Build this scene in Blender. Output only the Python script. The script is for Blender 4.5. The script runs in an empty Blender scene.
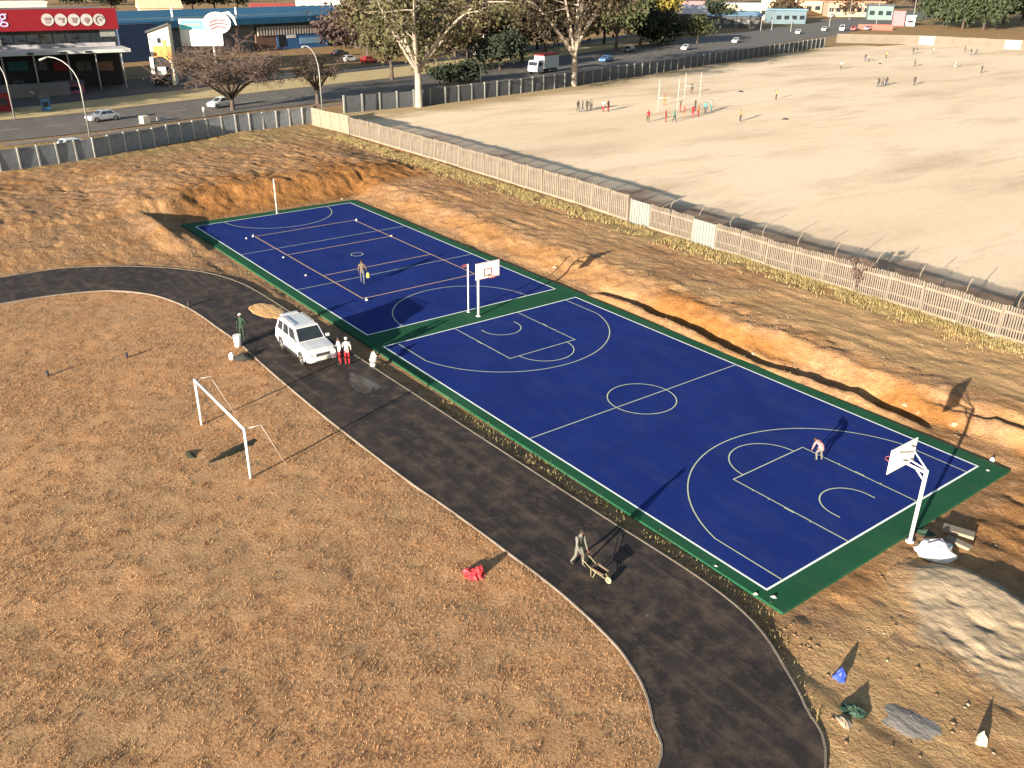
import bpy, bmesh, math, random
import numpy as np
from mathutils import Vector, Matrix, geometry
random.seed(7); rng = np.random.default_rng(7)
S = bpy.context.scene
COL = S.collection
PI = math.pi
R = math.radians

# ------------------------------------------------------------------ camera
CF, CP = 883.92, Vector((43.071, -22.9945, 20.3472))
yaw, pit, rol = 2.4946, -0.4391, 0.0089
fw = Vector((math.cos(pit)*math.cos(yaw), math.cos(pit)*math.sin(yaw), math.sin(pit)))
r0 = fw.cross(Vector((0, 0, 1))).normalized(); u0 = r0.cross(fw)
RT = r0*math.cos(rol) + u0*math.sin(rol); UP = u0*math.cos(rol) - r0*math.sin(rol)
cd = bpy.data.cameras.new('camera'); cam = bpy.data.objects.new('camera', cd); COL.objects.link(cam)
M = Matrix((RT, UP, -fw)).transposed().to_4x4(); M.translation = CP
cam.matrix_world = M
cd.sensor_width = 36; cd.lens = CF/1024*36; cd.clip_end = 4000; cd.clip_start = .5
S.camera = cam

def ray(u, v):
    return (RT*((u-512)/CF) + UP*((384-v)/CF) + fw)
def at(u, v, z=0.):
    d = ray(u, v); return CP + d*((z-CP.z)/d.z)
def hit(u, v, p, n):
    d = ray(u, v); return CP + d*((Vector(p)-CP).dot(n)/d.dot(n))
def mpp(p): return (Vector(p)-CP).dot(fw)/CF      # metres per pixel at a point

# ------------------------------------------------------------------ light
SUN_EL = R(11.2); sx, sy = .31, -.951
sun = bpy.data.lights.new('sun', 'SUN'); so = bpy.data.objects.new('sun', sun); COL.objects.link(so)
sun.energy = 5.0; sun.angle = R(.5); sun.color = (1, .885, .72)
sd = Vector((sx*math.cos(SUN_EL), sy*math.cos(SUN_EL), math.sin(SUN_EL)))
so.rotation_euler = sd.to_track_quat('Z', 'Y').to_euler()
W = bpy.data.worlds.new('World'); S.world = W; W.use_nodes = True
nt = W.node_tree; bg = nt.nodes['Background']
sk = nt.nodes.new('ShaderNodeTexSky'); sk.sky_type = 'NISHITA'; sk.sun_disc = False
sk.sun_elevation = SUN_EL; sk.sun_rotation = math.atan2(sx, sy) % (2*PI)
sk.dust_density = 1.0
nt.links.new(sk.outputs[0], bg.inputs[0]); bg.inputs[1].default_value = .06
vs = S.view_settings
vs.view_transform = 'Standard'; vs.look = 'None'; vs.gamma = 1; vs.exposure = 1.85
S.cycles.max_bounces = 5; S.cycles.diffuse_bounces = 3

# ------------------------------------------------------------------ materials
MATS = {}
def _n(nt, t, **kw):
    n = nt.nodes.new(t)
    for k, v in kw.items(): setattr(n, k, v)
    return n
def mat(name, col, rough=.8, var=.12, scale=3., bump=0., bscale=20., metal=0., spec=.3, coat=0, col2=None, space='Object', detail=5, stretch=None):
    """procedural material: base colour broken up by noise, optional bump"""
    if name in MATS: return MATS[name]
    m = bpy.data.materials.new(name); m.use_nodes = True; t = m.node_tree
    b = t.nodes['Principled BSDF']
    b.inputs['Roughness'].default_value = rough; b.inputs['Metallic'].default_value = metal
    b.inputs['Specular IOR Level'].default_value = spec; b.inputs['Coat Weight'].default_value = coat
    tc = _n(t, 'ShaderNodeTexCoord') if space == 'Object' else _n(t, 'ShaderNodeNewGeometry')
    src = tc.outputs['Object'] if space == 'Object' else tc.outputs['Position']
    if stretch:
        mp = _n(t, 'ShaderNodeMapping'); mp.inputs['Scale'].default_value = stretch
        t.links.new(src, mp.inputs[0]); src = mp.outputs[0]
    no = _n(t, 'ShaderNodeTexNoise'); no.inputs['Scale'].default_value = scale; no.inputs['Detail'].default_value = detail
    no.inputs['Roughness'].default_value = .65
    t.links.new(src, no.inputs['Vector'])
    rp = _n(t, 'ShaderNodeValToRGB')
    c = Vector(col)
    d = c*(1-var) if col2 is None else Vector(col)
    e = c*(1+var) if col2 is None else Vector(col2)
    rp.color_ramp.elements[0].position = .3; rp.color_ramp.elements[0].color = (*d, 1)
    rp.color_ramp.elements[1].position = .7; rp.color_ramp.elements[1].color = (*e, 1)
    t.links.new(no.outputs['Fac'], rp.inputs[0]); t.links.new(rp.outputs[0], b.inputs['Base Color'])
    if bump:
        n2 = _n(t, 'ShaderNodeTexNoise'); n2.inputs['Scale'].default_value = bscale; n2.inputs['Detail'].default_value = 4
        t.links.new(src, n2.inputs['Vector'])
        bp = _n(t, 'ShaderNodeBump'); bp.inputs['Strength'].default_value = bump; bp.inputs['Distance'].default_value = .05
        t.links.new(n2.outputs['Fac'], bp.inputs['Height']); t.links.new(bp.outputs[0], b.inputs['Normal'])
    MATS[name] = m
    return m

def graph(name, rough=.9, spec=.15):
    m = bpy.data.materials.new(name); m.use_nodes = True; t = m.node_tree
    b = t.nodes['Principled BSDF']; b.inputs['Roughness'].default_value = rough; b.inputs['Specular IOR Level'].default_value = spec
    MATS[name] = m
    geo = _n(t, 'ShaderNodeNewGeometry')
    def noise(scale, detail=5, rough=.6, stretch=None, dist=0.):
        v = geo.outputs['Position']
        if stretch:
            mp = _n(t, 'ShaderNodeMapping'); mp.inputs['Scale'].default_value = stretch[:3]
            if len(stretch) > 3: mp.inputs['Rotation'].default_value = (0, 0, stretch[3])
            t.links.new(v, mp.inputs[0]); v = mp.outputs[0]
        n = _n(t, 'ShaderNodeTexNoise'); n.inputs['Scale'].default_value = scale; n.inputs['Detail'].default_value = detail
        n.inputs['Roughness'].default_value = rough; n.inputs['Distortion'].default_value = dist
        t.links.new(v, n.inputs['Vector']); return n.outputs['Fac']
    def ramp(f, *stops):
        r = _n(t, 'ShaderNodeValToRGB'); e = r.color_ramp.elements
        while len(e) < len(stops): e.new(.5)
        for i, (p, c) in enumerate(stops):
            e[i].position = p; e[i].color = (*c, 1) if not isinstance(c, (int, float)) else (c, c, c, 1)
        t.links.new(f, r.inputs[0]); return r.outputs[0]
    def mix(f, a, c, mode='MIX'):
        x = _n(t, 'ShaderNodeMix', data_type='RGBA', blend_type=mode)
        for s, k in ((f, 0), (a, 6), (c, 7)):
            if isinstance(s, (int, float)): x.inputs[k].default_value = s
            elif isinstance(s, tuple): x.inputs[k].default_value = (*s, 1)
            else: t.links.new(s, x.inputs[k])
        return x.outputs[2]
    def math_(op, a, c):
        x = _n(t, 'ShaderNodeMath', operation=op)
        for k, s in enumerate((a, c)):
            if isinstance(s, (int, float)): x.inputs[k].default_value = s
            else: t.links.new(s, x.inputs[k])
        return x.outputs[0]
    def attr(nm):
        a = _n(t, 'ShaderNodeAttribute'); a.attribute_name = nm
        s = _n(t, 'ShaderNodeSeparateColor'); t.links.new(a.outputs['Color'], s.inputs[0]); return s.outputs, a.outputs
    def bump(h, strength, dist=.05, prev=None):
        bp = _n(t, 'ShaderNodeBump'); bp.inputs['Strength'].default_value = strength; bp.inputs['Distance'].default_value = dist
        t.links.new(h, bp.inputs['Height'])
        if prev: t.links.new(prev, bp.inputs['Normal'])
        t.links.new(bp.outputs[0], b.inputs['Normal']); return bp.outputs[0]
    def out(c): t.links.new(c, b.inputs['Base Color'])
    return m, noise, ramp, mix, math_, attr, bump, out, (t, b)

def mat_soil():
    m, noise, ramp, mix, math_, attr, bump, out, _ = graph('bare soil')
    z, _a = attr('soil')
    big = noise(.35, 6, .65); med = noise(1.7, 6, .7); fine = noise(9, 5, .7); strk = noise(1.0, 5, .65, (.22, 1.6, 1))
    c = ramp(med, (.28, (.16, .092, .05)), (.5, (.29, .172, .093)), (.72, (.40, .255, .145)))
    tan = ramp(strk, (.3, (.19, .102, .046)), (.5, (.345, .195, .087)), (.7, (.48, .29, .14)))
    c = mix(ramp(big, (.4, 0.), (.6, 1.)), c, tan)
    org = ramp(med, (.25, (.165, .072, .022)), (.55, (.275, .128, .04)), (.8, (.34, .18, .07)))
    c = mix(z[0], c, org)
    pale = ramp(strk, (.25, (.29, .178, .084)), (.6, (.46, .30, .15)), (.8, (.55, .385, .21)))
    c = mix(z[1], c, pale)
    grn = ramp(fine, (.3, (.13, .11, .045)), (.55, (.27, .22, .10)), (.75, (.36, .28, .14)))
    c = mix(math_('MULTIPLY', z[2], ramp(med, (.35, 0.), (.6, 1.))), c, grn)
    c = mix(.55, c, mix(1., c, ramp(fine, (.3, (.5, .45, .42)), (.65, (1.15, 1.12, 1.1))), 'MULTIPLY'))
    p = bump(med, .8, .22); bump(fine, .8, .06, p); out(c); return m

def mat_grass():
    m, noise, ramp, mix, math_, attr, bump, out, _ = graph('dry grass ground')
    big = noise(.16, 5, .65); med = noise(.9, 6, .7); fine = noise(8, 6, .75); vf = noise(24, 3, .7)
    c = ramp(fine, (.3, (.24, .122, .058)), (.5, (.44, .245, .118)), (.7, (.59, .36, .19)))
    c2 = ramp(fine, (.3, (.21, .122, .062)), (.5, (.37, .222, .115)), (.7, (.49, .32, .175)))
    c = mix(ramp(big, (.42, 0.), (.58, 1.)), c, c2)
    c3 = ramp(fine, (.3, (.20, .09, .04)), (.7, (.45, .23, .10)))
    c = mix(ramp(med, (.5, 0.), (.72, .8)), c, c3)
    worn = noise(.33, 6, .7, (1, 1.5, 1, .4)); c = mix(ramp(worn, (.58, 0.), (.7, .75)), c, ramp(fine, (.3, (.24, .14, .08)), (.7, (.42, .265, .155))))
    dk = noise(.6, 5, .75, (.5, 1.6, 1, -.3)); c = mix(ramp(dk, (.6, 0.), (.75, .5)), c, (.15, .10, .05))
    p = bump(fine, 1., .075); bump(vf, .8, .03, p); out(c); return m

def mat_field():
    m, noise, ramp, mix, math_, attr, bump, out, _ = graph('sandy field')
    big = noise(.035, 6, .6, (1, .35, 1, .5)); med = noise(.12, 6, .65, (1, .3, 1, .55)); fine = noise(2.5, 5, .7)
    z, _a = attr('soil')
    c = ramp(big, (.3, (.64, .50, .345)), (.55, (.745, .595, .425)), (.75, (.79, .64, .47)))
    d = ramp(med, (.5, 0.), (.7, .7))
    c = mix(d, c, (.47, .335, .22))
    d2 = ramp(noise(.3, 6, .7, (.8, .12, 1, .55)), (.58, 0.), (.72, .5))
    c = mix(d2, c, (.40, .28, .17))
    c = mix(z[2], c, ramp(fine, (.3, (.20, .15, .06)), (.7, (.42, .31, .16))))
    c = mix(z[0], c, ramp(noise(.8, 4, .7), (.3, (.26, .155, .10)), (.7, (.48, .32, .21))))
    c = mix(.35, c, mix(1., c, ramp(fine, (.3, (.72, .68, .64)), (.7, (1.1, 1.08, 1.06))), 'MULTIPLY'))
    bump(fine, .25, .05); out(c); return m

def mat_asphalt(name, a, b_, c_, dust=(.20, .14, .10), amt=.5):
    m, noise, ramp, mix, math_, attr, bump, out, _ = graph(name, .85, .3)
    big = noise(.3, 7, .72, (.55, 1.5, 1)); fine = noise(30, 3, .7); st = noise(1.3, 6, .7)
    c = ramp(big, (.3, a), (.52, b_), (.75, c_))
    c = mix(ramp(st, (.46, 0.), (.74, amt)), c, dust)
    ty = noise(1.1, 5, .7, (.07, 2.0, 1)); c = mix(ramp(ty, (.52, 0.), (.68, .45)), c, dust)
    sp = noise(4.5, 3, .6)
    c = mix(ramp(sp, (.7, 0.), (.78, amt*.6)), c, (.30, .25, .21))
    c = mix(.35, c, mix(1., c, ramp(fine, (.3, (.6, .6, .6)), (.7, (1.3, 1.3, 1.3))), 'MULTIPLY'))
    bump(fine, .35, .012); out(c); return m

def mat_court(name, col, col2, dust):
    m, noise, ramp, mix, math_, attr, bump, out, (t, b) = graph(name, .75, .06)
    big = noise(.22, 5, .6); st = noise(.7, 6, .7, (.5, 1.4, 1)); fine = noise(60, 2, .6); sc = noise(5, 4, .8)
    c = ramp(big, (.3, col), (.7, col2))
    c = mix(ramp(st, (.47, 0.), (.8, .36)), c, dust)
    c = mix(ramp(sc, (.66, 0.), (.8, .3)), c, dust)
    bump(fine, .12, .01); out(c); return m

M_SOIL, M_GRASS, M_FIELD = mat_soil(), mat_grass(), mat_field()
M_TRACK = mat_asphalt('track asphalt', (.010, .0085, .009), (.022, .017, .017), (.040, .030, .026), (.105, .073, .052), .8)
M_ROAD = mat_asphalt('road asphalt', (.085, .075, .07), (.11, .10, .092), (.145, .13, .115), (.2, .16, .12), .4)
M_YARD = mat_asphalt('yard asphalt', (.045, .042, .045), (.06, .056, .058), (.08, .074, .072), (.12, .1, .09), .4)
M_BLUE = mat_court('blue court paint', (.0085, .0195, .122), (.0105, .025, .152), (.045, .055, .125))
M_GREEN = mat_court('green court paint', (.012, .064, .031), (.017, .082, .041), (.075, .10, .065))
M_LINE = mat('white line paint', (.74, .78, .74), .6, .1, 2.)
M_LINE2 = mat('cream line paint', (.46, .30, .185), .6, .12, 2.)
M_LINE3 = mat('dull white line paint', (.42, .47, .33), .6, .12, 2.)
M_KERB = mat('concrete kerb', (.18, .148, .12), .9, .25, 1.2, .3, 12)
M_CONC = mat('grey concrete', (.30, .29, .27), .9, .2, 1.0, .3, 12)
M_PANEL = mat('weathered grey panel', (.19, .205, .225), .9, .35, .7, .3, 6)
M_POST = mat('pale concrete post', (.36, .35, .33), .9, .2, 2)
M_TAN = mat('tan concrete palisade', (.165, .138, .11), .9, .25, .8, .25, 8)
M_TAN2 = mat('pale tan concrete rail', (.20, .165, .125), .9, .2, .8, .25, 8)
M_PALE = mat('pale sheet panel', (.19, .20, .19), .6, .1, 1)
M_WHITE = mat('white paint', (.66, .65, .62), .45, .05, 2)
M_CREAM = mat('cream paint', (.66, .58, .44), .8, .1, .5)
M_STEEL = mat('galvanised steel', (.30, .30, .29), .45, .12, 4, metal=.5)
M_DARK = mat('dark metal', (.03, .03, .033), .6, .2, 3)
M_BLACK = mat('black rubber', (.018, .018, .018), .8, .2, 6)
M_GLASS = mat('dark glass', (.02, .026, .032), .08, .2, 1, spec=.6)
M_CHROME = mat('bright metal', (.6, .6, .6), .25, .05, 3, metal=.9)
M_RED = mat('red paint', (.17, .007, .013), .5, .08, 1)
M_REDL = mat('red lamp', (.4, .01, .01), .3, .1, 3)
M_LAMPG = mat('clear lamp glass', (.72, .74, .74), .15, .05, 5)
M_SKIN = mat('brown skin', (.085, .045, .028), .6, .1, 8)
M_HAIR = mat('black hair', (.012, .010, .009), .8, .2, 20)
M_SHOE = mat('dark shoe', (.03, .026, .024), .7, .2, 8)

# ------------------------------------------------------------------ object helpers
def tag(o, label=None, cat=None, group=None, kind=None):
    if label: o['label'] = label
    if cat: o['category'] = cat
    if group: o['group'] = group
    if kind: o['kind'] = kind
    return o
def thing(name, label, cat, loc, rz=0., group=None, sc=1.):
    o = bpy.data.objects.new(name, None); COL.objects.link(o); o.empty_display_size = .3
    o.location = loc; o.rotation_euler = (0, 0, rz); o.scale = (sc,)*3
    return tag(o, label, cat, group)
class MB:
    def __init__(s): s.v = []; s.f = []; s.m = []
    def add(s, vs_, fs, mi=0):
        k = len(s.v); s.v += [tuple(p) for p in vs_]; s.f += [tuple(i+k for i in f) for f in fs]; s.m += [mi]*len(fs)
        return s
    def box(s, c, d, rz=0., mi=0, top=1., rot=None):
        """box centre c, size d; top scales the upper face"""
        x, y, z = d[0]/2, d[1]/2, d[2]/2
        P = [Vector((-x, -y, -z)), Vector((x, -y, -z)), Vector((x, y, -z)), Vector((-x, y, -z)),
             Vector((-x*top, -y*top, z)), Vector((x*top, -y*top, z)), Vector((x*top, y*top, z)), Vector((-x*top, y*top, z))]
        m = rot if rot is not None else Matrix.Rotation(rz, 3, 'Z')
        c = Vector(c)
        return s.add([m @ p + c for p in P], [(0, 3, 2, 1), (4, 5, 6, 7), (0, 1, 5, 4), (1, 2, 6, 5), (2, 3, 7, 6), (3, 0, 4, 7)], mi)
    def tube(s, pts, rad, n=8, mi=0, caps=True):
        pts = [Vector(p) for p in pts]
        if isinstance(rad, (int, float)): rad = [rad]*len(pts)
        rings = []; k = len(s.v); ref = None
        for i, p in enumerate(pts):
            a = pts[max(i-1, 0)]; b = pts[min(i+1, len(pts)-1)]
            d = (b-a)
            d = d.normalized() if d.length > 1e-9 else Vector((0, 0, 1))
            if ref is None or abs(ref.dot(d)) > .95: ref = Vector((0, 0, 1)) if abs(d.z) < .9 else Vector((1, 0, 0))
            x = d.cross(ref).normalized(); y = d.cross(x)
            for j in range(n):
                t = 2*PI*j/n; s.v.append(tuple(p + (x*math.cos(t)+y*math.sin(t))*rad[i]))
        for i in range(len(pts)-1):
            for j in range(n):
                a = k+i*n+j; b = k+i*n+(j+1) % n
                s.f.append((a, b, b+n, a+n)); s.m.append(mi)
        if caps:
            s.f.append(tuple(k+j for j in range(n))[::-1]); s.m.append(mi)
            e = k+(len(pts)-1)*n; s.f.append(tuple(e+j for j in range(n))); s.m.append(mi)
        return s
    def prism(s, poly, a, b, axis='z', mi=0):
        """extrude 2-D polygon between a and b along axis"""
        n = len(poly)
        def P(q, h): return {'z': (q[0], q[1], h), 'y': (q[0], h, q[1]), 'x': (h, q[0], q[1])}[axis]
        vs_ = [P(q, a) for q in poly] + [P(q, b) for q in poly]
        fs = [tuple(range(n))[::-1], tuple(range(n, 2*n))] + [(i, (i+1) % n, n+(i+1) % n, n+i) for i in range(n)]
        return s.add(vs_, fs, mi)
    def loft(s, rings, mi=0, caps=True, closed=True):
        n = len(rings[0]); k = len(s.v)
        for r in rings: s.v += [tuple(p) for p in r]
        for i in range(len(rings)-1):
            for j in range(n if closed else n-1):
                s.f.append((k+i*n+j, k+i*n+(j+1) % n, k+(i+1)*n+(j+1) % n, k+(i+1)*n+j)); s.m.append(mi)
        if caps:
            s.f.append(tuple(k+j for j in range(n))[::-1]); s.m.append(mi)
            e = k+(len(rings)-1)*n; s.f.append(tuple(e+j for j in range(n))); s.m.append(mi)
        return s
    def blob(s, c, r, nu=10, nv=7, mi=0, jit=0., seed=0):
        rr = random.Random(seed); c = Vector(c); rings = []
        for i in range(nv+1):
            t = PI*i/nv; ring = []
            for j in range(nu):
                p = 2*PI*j/nu; q = 1+jit*(rr.random()-.5)*2
                ring.append(c + Vector((r[0]*math.sin(t)*math.cos(p), r[1]*math.sin(t)*math.sin(p), r[2]*math.cos(t)))*q)
            rings.append(ring)
        return s.loft(rings, mi, False)
    def mesh(s, name, mats, smooth=False):
        me = bpy.data.meshes.new(name); me.from_pydata(s.v, [], s.f)
        for m in (mats if isinstance(mats, (list, tuple)) else [mats]): me.materials.append(m)
        me.polygons.foreach_set('material_index', s.m)
        bm = bmesh.new(); bm.from_mesh(me); bmesh.ops.recalc_face_normals(bm, faces=bm.faces); bm.to_mesh(me); bm.free()
        if smooth: me.polygons.foreach_set('use_smooth', [True]*len(s.f))
        me.update(); return me
    def build(s, name, mats, parent=None, smooth=False, bevel=0.):
        o = bpy.data.objects.new(name, s.mesh(name, mats, smooth)); COL.objects.link(o)
        if parent: o.parent = parent
        if bevel:
            b = o.modifiers.new('bevel', 'BEVEL'); b.width = bevel; b.segments = 2; b.limit_method = 'ANGLE'
        return o
def put(name, me, parent=None, loc=(0, 0, 0), rz=0., sc=1.):
    o = bpy.data.objects.new(name, me); COL.objects.link(o); o.location = loc; o.rotation_euler = (0, 0, rz)
    o.scale = (sc,)*3 if isinstance(sc, (int, float)) else sc
    if parent: o.parent = parent
    return o
def kids(o): return KID.get(o.name, []) if False else list(o.children)
def copy_tree(o, parent=None, children=None):
    c = o.copy(); COL.objects.link(c)
    if parent: c.parent = parent
    for ch in (children if children is not None else o.children): copy_tree(ch, c)
    return c
def np_mesh(name, v, quads, m, parent=None, smooth=True):
    me = bpy.data.meshes.new(name); nv, nf = len(v), len(quads); k = quads.shape[1]
    me.vertices.add(nv); me.vertices.foreach_set('co', np.ascontiguousarray(v, dtype=np.float32).ravel())
    me.loops.add(nf*k); me.loops.foreach_set('vertex_index', np.ascontiguousarray(quads, dtype=np.int32).ravel())
    me.polygons.add(nf); me.polygons.foreach_set('loop_start', np.arange(0, nf*k, k, dtype=np.int32))
    if smooth: me.polygons.foreach_set('use_smooth', np.ones(nf, dtype=bool))
    me.materials.append(m); me.update(calc_edges=True)
    o = bpy.data.objects.new(name, me); COL.objects.link(o)
    if parent: o.parent = parent
    return o

# ------------------------------------------------------------------ noise + terrain
def _h(i, j, s):
    q = np.sin(i*127.1+j*311.7+s*74.7)*43758.5453; return q-np.floor(q)
def vn(x, y, s=0):
    i = np.floor(x); j = np.floor(y); a = x-i; b = y-j; a = a*a*(3-2*a); b = b*b*(3-2*b)
    return (_h(i, j, s)*(1-a)+_h(i+1, j, s)*a)*(1-b)+(_h(i, j+1, s)*(1-a)+_h(i+1, j+1, s)*a)*b
def fbm(x, y, s=0, o=4):
    r = 0.; a = .5
    for k in range(o): r = r+a*(vn(x, y, s+k)-.5); x = x*2.03+3.1; y = y*2.03+1.7; a *= .5
    return r
def ss(t): t = np.clip(t, 0, 1); return t*t*(3-2*t)
def catmull(P, n=6, closed=True):
    out = []; N = len(P)
    for i in range(N if closed else N-1):
        p0, p1, p2, p3 = [np.array(P[(i+k) % N] if closed else P[min(max(i+k, 0), N-1)], float) for k in (-1, 0, 1, 2)]
        for j in range(n):
            t = j/n; out.append(tuple(.5*((2*p1)+(-p0+p2)*t+(2*p0-5*p1+4*p2-p3)*t*t+(-p0+3*p1-3*p2+p3)*t**3)))
    if not closed: out.append(tuple(P[-1]))
    return out
INNER = catmull([(-20.9, -16.9), (-20.69, -13.9), (-19.8, -11), (-18.4, -9.3), (-16.2, -8.0), (-12.75, -7.15), (-8.84, -6.9), (-5.3, -6.75), (-1.6, -6.85), (2.7, -6.9), (7, -6.88), (13.5, -6.7), (17.1, -6.45), (20.3, -6.3), (23.8, -6.2), (26.6, -6.4), (28, -6.72), (29.06, -7.15), (30.1, -7.85), (31.4, -9), (33, -14), (33, -22), (29, -32), (20, -38), (0, -40), (-12, -36), (-19, -28), (-21, -21)], 5)
OUTER = catmull([(-26.85, -15.9), (-26.6, -12), (-25.45, -9.5), (-24.2, -7.7), (-21.8, -5.2), (-19.1, -3.5), (-16.1, -2.6), (-12.4, -2.25), (-4, -2.1), (3.2, -2.03), (7.3, -1.95), (15.1, -1.82), (21, -1.7), (23.7, -1.6), (26.2, -1.56), (28.2, -1.72), (29.65, -2.13), (31, -2.83), (32.4, -3.67), (34.2, -5.2), (37.5, -12), (38, -22), (34, -34), (22, -43), (0, -45.5), (-15, -41), (-24.5, -31), (-27, -22)], 5)
def inpoly(x, y, P):
    P = np.array(P); r = np.zeros(np.shape(x), bool); j = len(P)-1
    for i in range(len(P)):
        xi, yi = P[i]; xj, yj = P[j]
        if yi != yj:
            c = ((yi > y) != (yj > y)) & (x < (xj-xi)*(y-yi)/(yj-yi)+xi); r ^= c
        j = i
    return r
F3 = [(-79, 38), (-79.4, 55), (-82, 68.4), (-85, 84), (-93, 114.8), (-106, 162), (-117, 207)]     # road side fence of the field
BW = [(-126, 226), (-112, 239), (-105, 243), (-81, 249), (-40, 258), (20, 268), (90, 280)]           # rear wall of the field
def f3x(y): return np.interp(y, [p[1] for p in F3]+[240], [p[0] for p in F3]+[-125])
def bwy(x): return np.interp(x, [p[0] for p in BW], [p[1] for p in BW])
def in_field(x, y): return (y > 29.9) & (x > f3x(y)) & (y < bwy(x))

def Z(x, y, noise=True):
    x = np.asarray(x, float); y = np.asarray(y, float)
    wob = fbm(x/3.5, y/3.5, 3, 3)
    wd = 3.6-2.1*ss((x-2)/8)
    far = 1.0*ss((y-17.35+wob*.9+(wd-1.5)*.45)/wd)
    wend = wob*2.2
    end = (1.0+.65*ss((y+6)/8)*ss((-x-36)/3)*ss((x+62)/16)*ss((27-y)/6))*ss((-x-35.6+wend)/(4.2-1.4*ss((2.5-y)/3)))
    west = ss((-2.2-y)/.9)*(.1+.6*ss((-x-26.5)/9))
    z = np.maximum(np.maximum(far, end), west)
    z = z+(.5-.36*ss((-x-33.5)/4))*ss((-x-24.8+wob)/2.5)*ss((x+47)/8)*ss((-1.25-y+wob*.6)/.5)*ss((y+5)/2.5)
    # drainage trench along the far side of the near court, with the spoil lip on its court side
    L = ss((x+.5+wob*3)/1.5)*ss((25.2-x+wob*3)/2.5)
    yc = 17.05+wob*.55+.25*np.sin(x*.35)
    z = z+L*(.30*(1+1.8*fbm(x/1.3, y/2., 81, 3))*np.exp(-((y-yc+.8)/.32)**2)-.62*ss((y-yc+.5)/.16)*ss((yc+.62-y)/.35))
    L2 = ss((x-21)/3)*ss((37-x)/6)
    z = z-L2*.42*np.exp(-((y-18.7-.1*(x-24)+wob)/.35)**2)
    pad = ss((x+36.2)/.8)*ss((29.7-x)/.5)*ss((y+1.35)/.5)*ss((16.5-y)/.5)
    if noise:
        infield = inpoly(x, y, INNER); tr = inpoly(x, y, OUTER) & ~infield; fld = in_field(x, y)
        soil = .18*fbm(x/3.1, y/3.1, 11, 4)+.15*fbm(x/.9, y/.8, 21, 4)-.30*np.clip(fbm(x/1.9, y/.75, 25, 3)-.10, 0, .3)*(fbm(x/6., y/5., 27, 2) > -.08)
        st = .13*fbm(x/7., y/.7, 31, 3)*ss((y-17.5)/2)*ss((31-y)/2)
        gul = .35*(np.abs(fbm(y/1.0, x/5., 41, 3)))*ss((-x-36)/1.5)*ss((x+45)/4)*ss(y/2)+(.30*fbm(x/1.1, y/3.2, 43, 4)+.26*fbm(x/.55, y/.6, 45, 3))*ss((y-17.2)/.5)*ss((21.5-y)/1.5)+.22*fbm(x/.6, y/.7, 47, 3)*ss((-x-35.8)/.8)*ss((x+46)/4)*ss(y/2)
        rough = 1+.9*ss((x-29.6)/1.)*ss((y-1)/5)-.45*ss((x-30)/1.)*ss((3-y)/3)+.6*ss((-x-36)/4)*ss((x+60)/8)
        farq = ss((x+76)/4)
        n = (soil*rough+st+gul)*(.12+.88*farq)
        g = .10*fbm(x/1.6, y/1.6, 51, 3)+.05*fbm(x/.5, y/.5, 55, 2)
        n = np.where(infield, g, n); n = np.where(fld, .006*fbm(x/5, y/5, 61, 3), n)
        z = z+n*(1-.96*pad)
        z = np.where(tr, np.minimum(z, .06), z)
        # cleared level strip right beside the slab
    z = z-.05*pad
    return z
def zat(x, y): return float(Z(np.array([x]), np.array([y]))[0])
def on(u, v):
    """point of the terrain seen at a pixel (fixed-point on the height field)"""
    z = .1
    for _ in range(12):
        p = at(u, v, z); z = .5*z+.5*zat(p.x, p.y)
    return Vector((p.x, p.y, zat(p.x, p.y)))

def axis(a, b, h, lo, hi, g=1.16):
    c = list(np.arange(a, b+1e-6, h)); s = h; p = c[-1]
    while p < hi: s *= g; p += s; c.append(p)
    s = h; p = c[0]; L = []
    while p > lo: s *= g; p -= s; L.append(p)
    return np.array(L[::-1]+c)
X = axis(-74, 42, .2, -1100, 700); Y = axis(-24, 31, .2, -300, 1300)
GX, GY = np.meshgrid(X, Y, indexing='ij'); GZ = Z(GX, GY)
nx, ny = GX.shape
idx = np.arange(nx*ny).reshape(nx, ny)
Q = np.stack([idx[:-1, :-1], idx[1:, :-1], idx[1:, 1:], idx[:-1, 1:]], -1).reshape(-1, 4)
V = np.stack([GX.ravel(), GY.ravel(), GZ.ravel()], 1)
ctr = V[Q].mean(1)
q_in = inpoly(ctr[:, 0], ctr[:, 1], [( (a[0]+b[0])/2, (a[1]+b[1])/2) for a, b in zip(INNER, OUTER)])
q_fd = in_field(ctr[:, 0], ctr[:, 1])
x, y = V[:, 0], V[:, 1]
nb = fbm(x/2.5, y/2.5, 71, 4)*1.6
org = np.maximum.reduce([ss((y-16.9)/.8)*ss((19.4-y+nb*4)/1.8)*ss((x+38)/3)*(.5+.5*ss((x-1+nb*9)/7))*ss((nb+.42)/.3),
      ss((-x-34.8)/1)*ss((x+46+nb*6)/5)*ss((y+1)/3)*ss((30-y)/6)*.95,
      .55*ss((nb-.05)/.25)*ss((-x-20)/8)*ss((x+66)/6),
      .65*ss((x-29.5)/1)*ss((nb+.28)/.3)*ss((y-6)/5), .35*ss((nb+.1)/.3)*ss((x-28)/1.5)])
org = np.clip(org, 0, 1)
pale = np.clip(np.maximum.reduce([.95*ss((y-19.5+nb*2)/2)*ss((x-2+nb*8)/14), .5*ss((x+30)/12)*ss((y-19)/2)*ss((.1+nb)/.3),
       .95*ss((x-29.6)/2)*ss((9-y)/4)*ss((nb+.35)/.3)]), 0, 1)
grn = np.clip(np.maximum(.95*ss((y-26.3+nb*2.5)/1.6)*ss((31-y)/1.), .85*ss((-x-60+nb*3)/3)*(x > -84)), 0, 1)
grn = np.where(x < -84, .55, grn)
org = org*(1-ss((-x-66)/5)); 
fld = in_field(x, y) | (y > 29.7)
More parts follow.
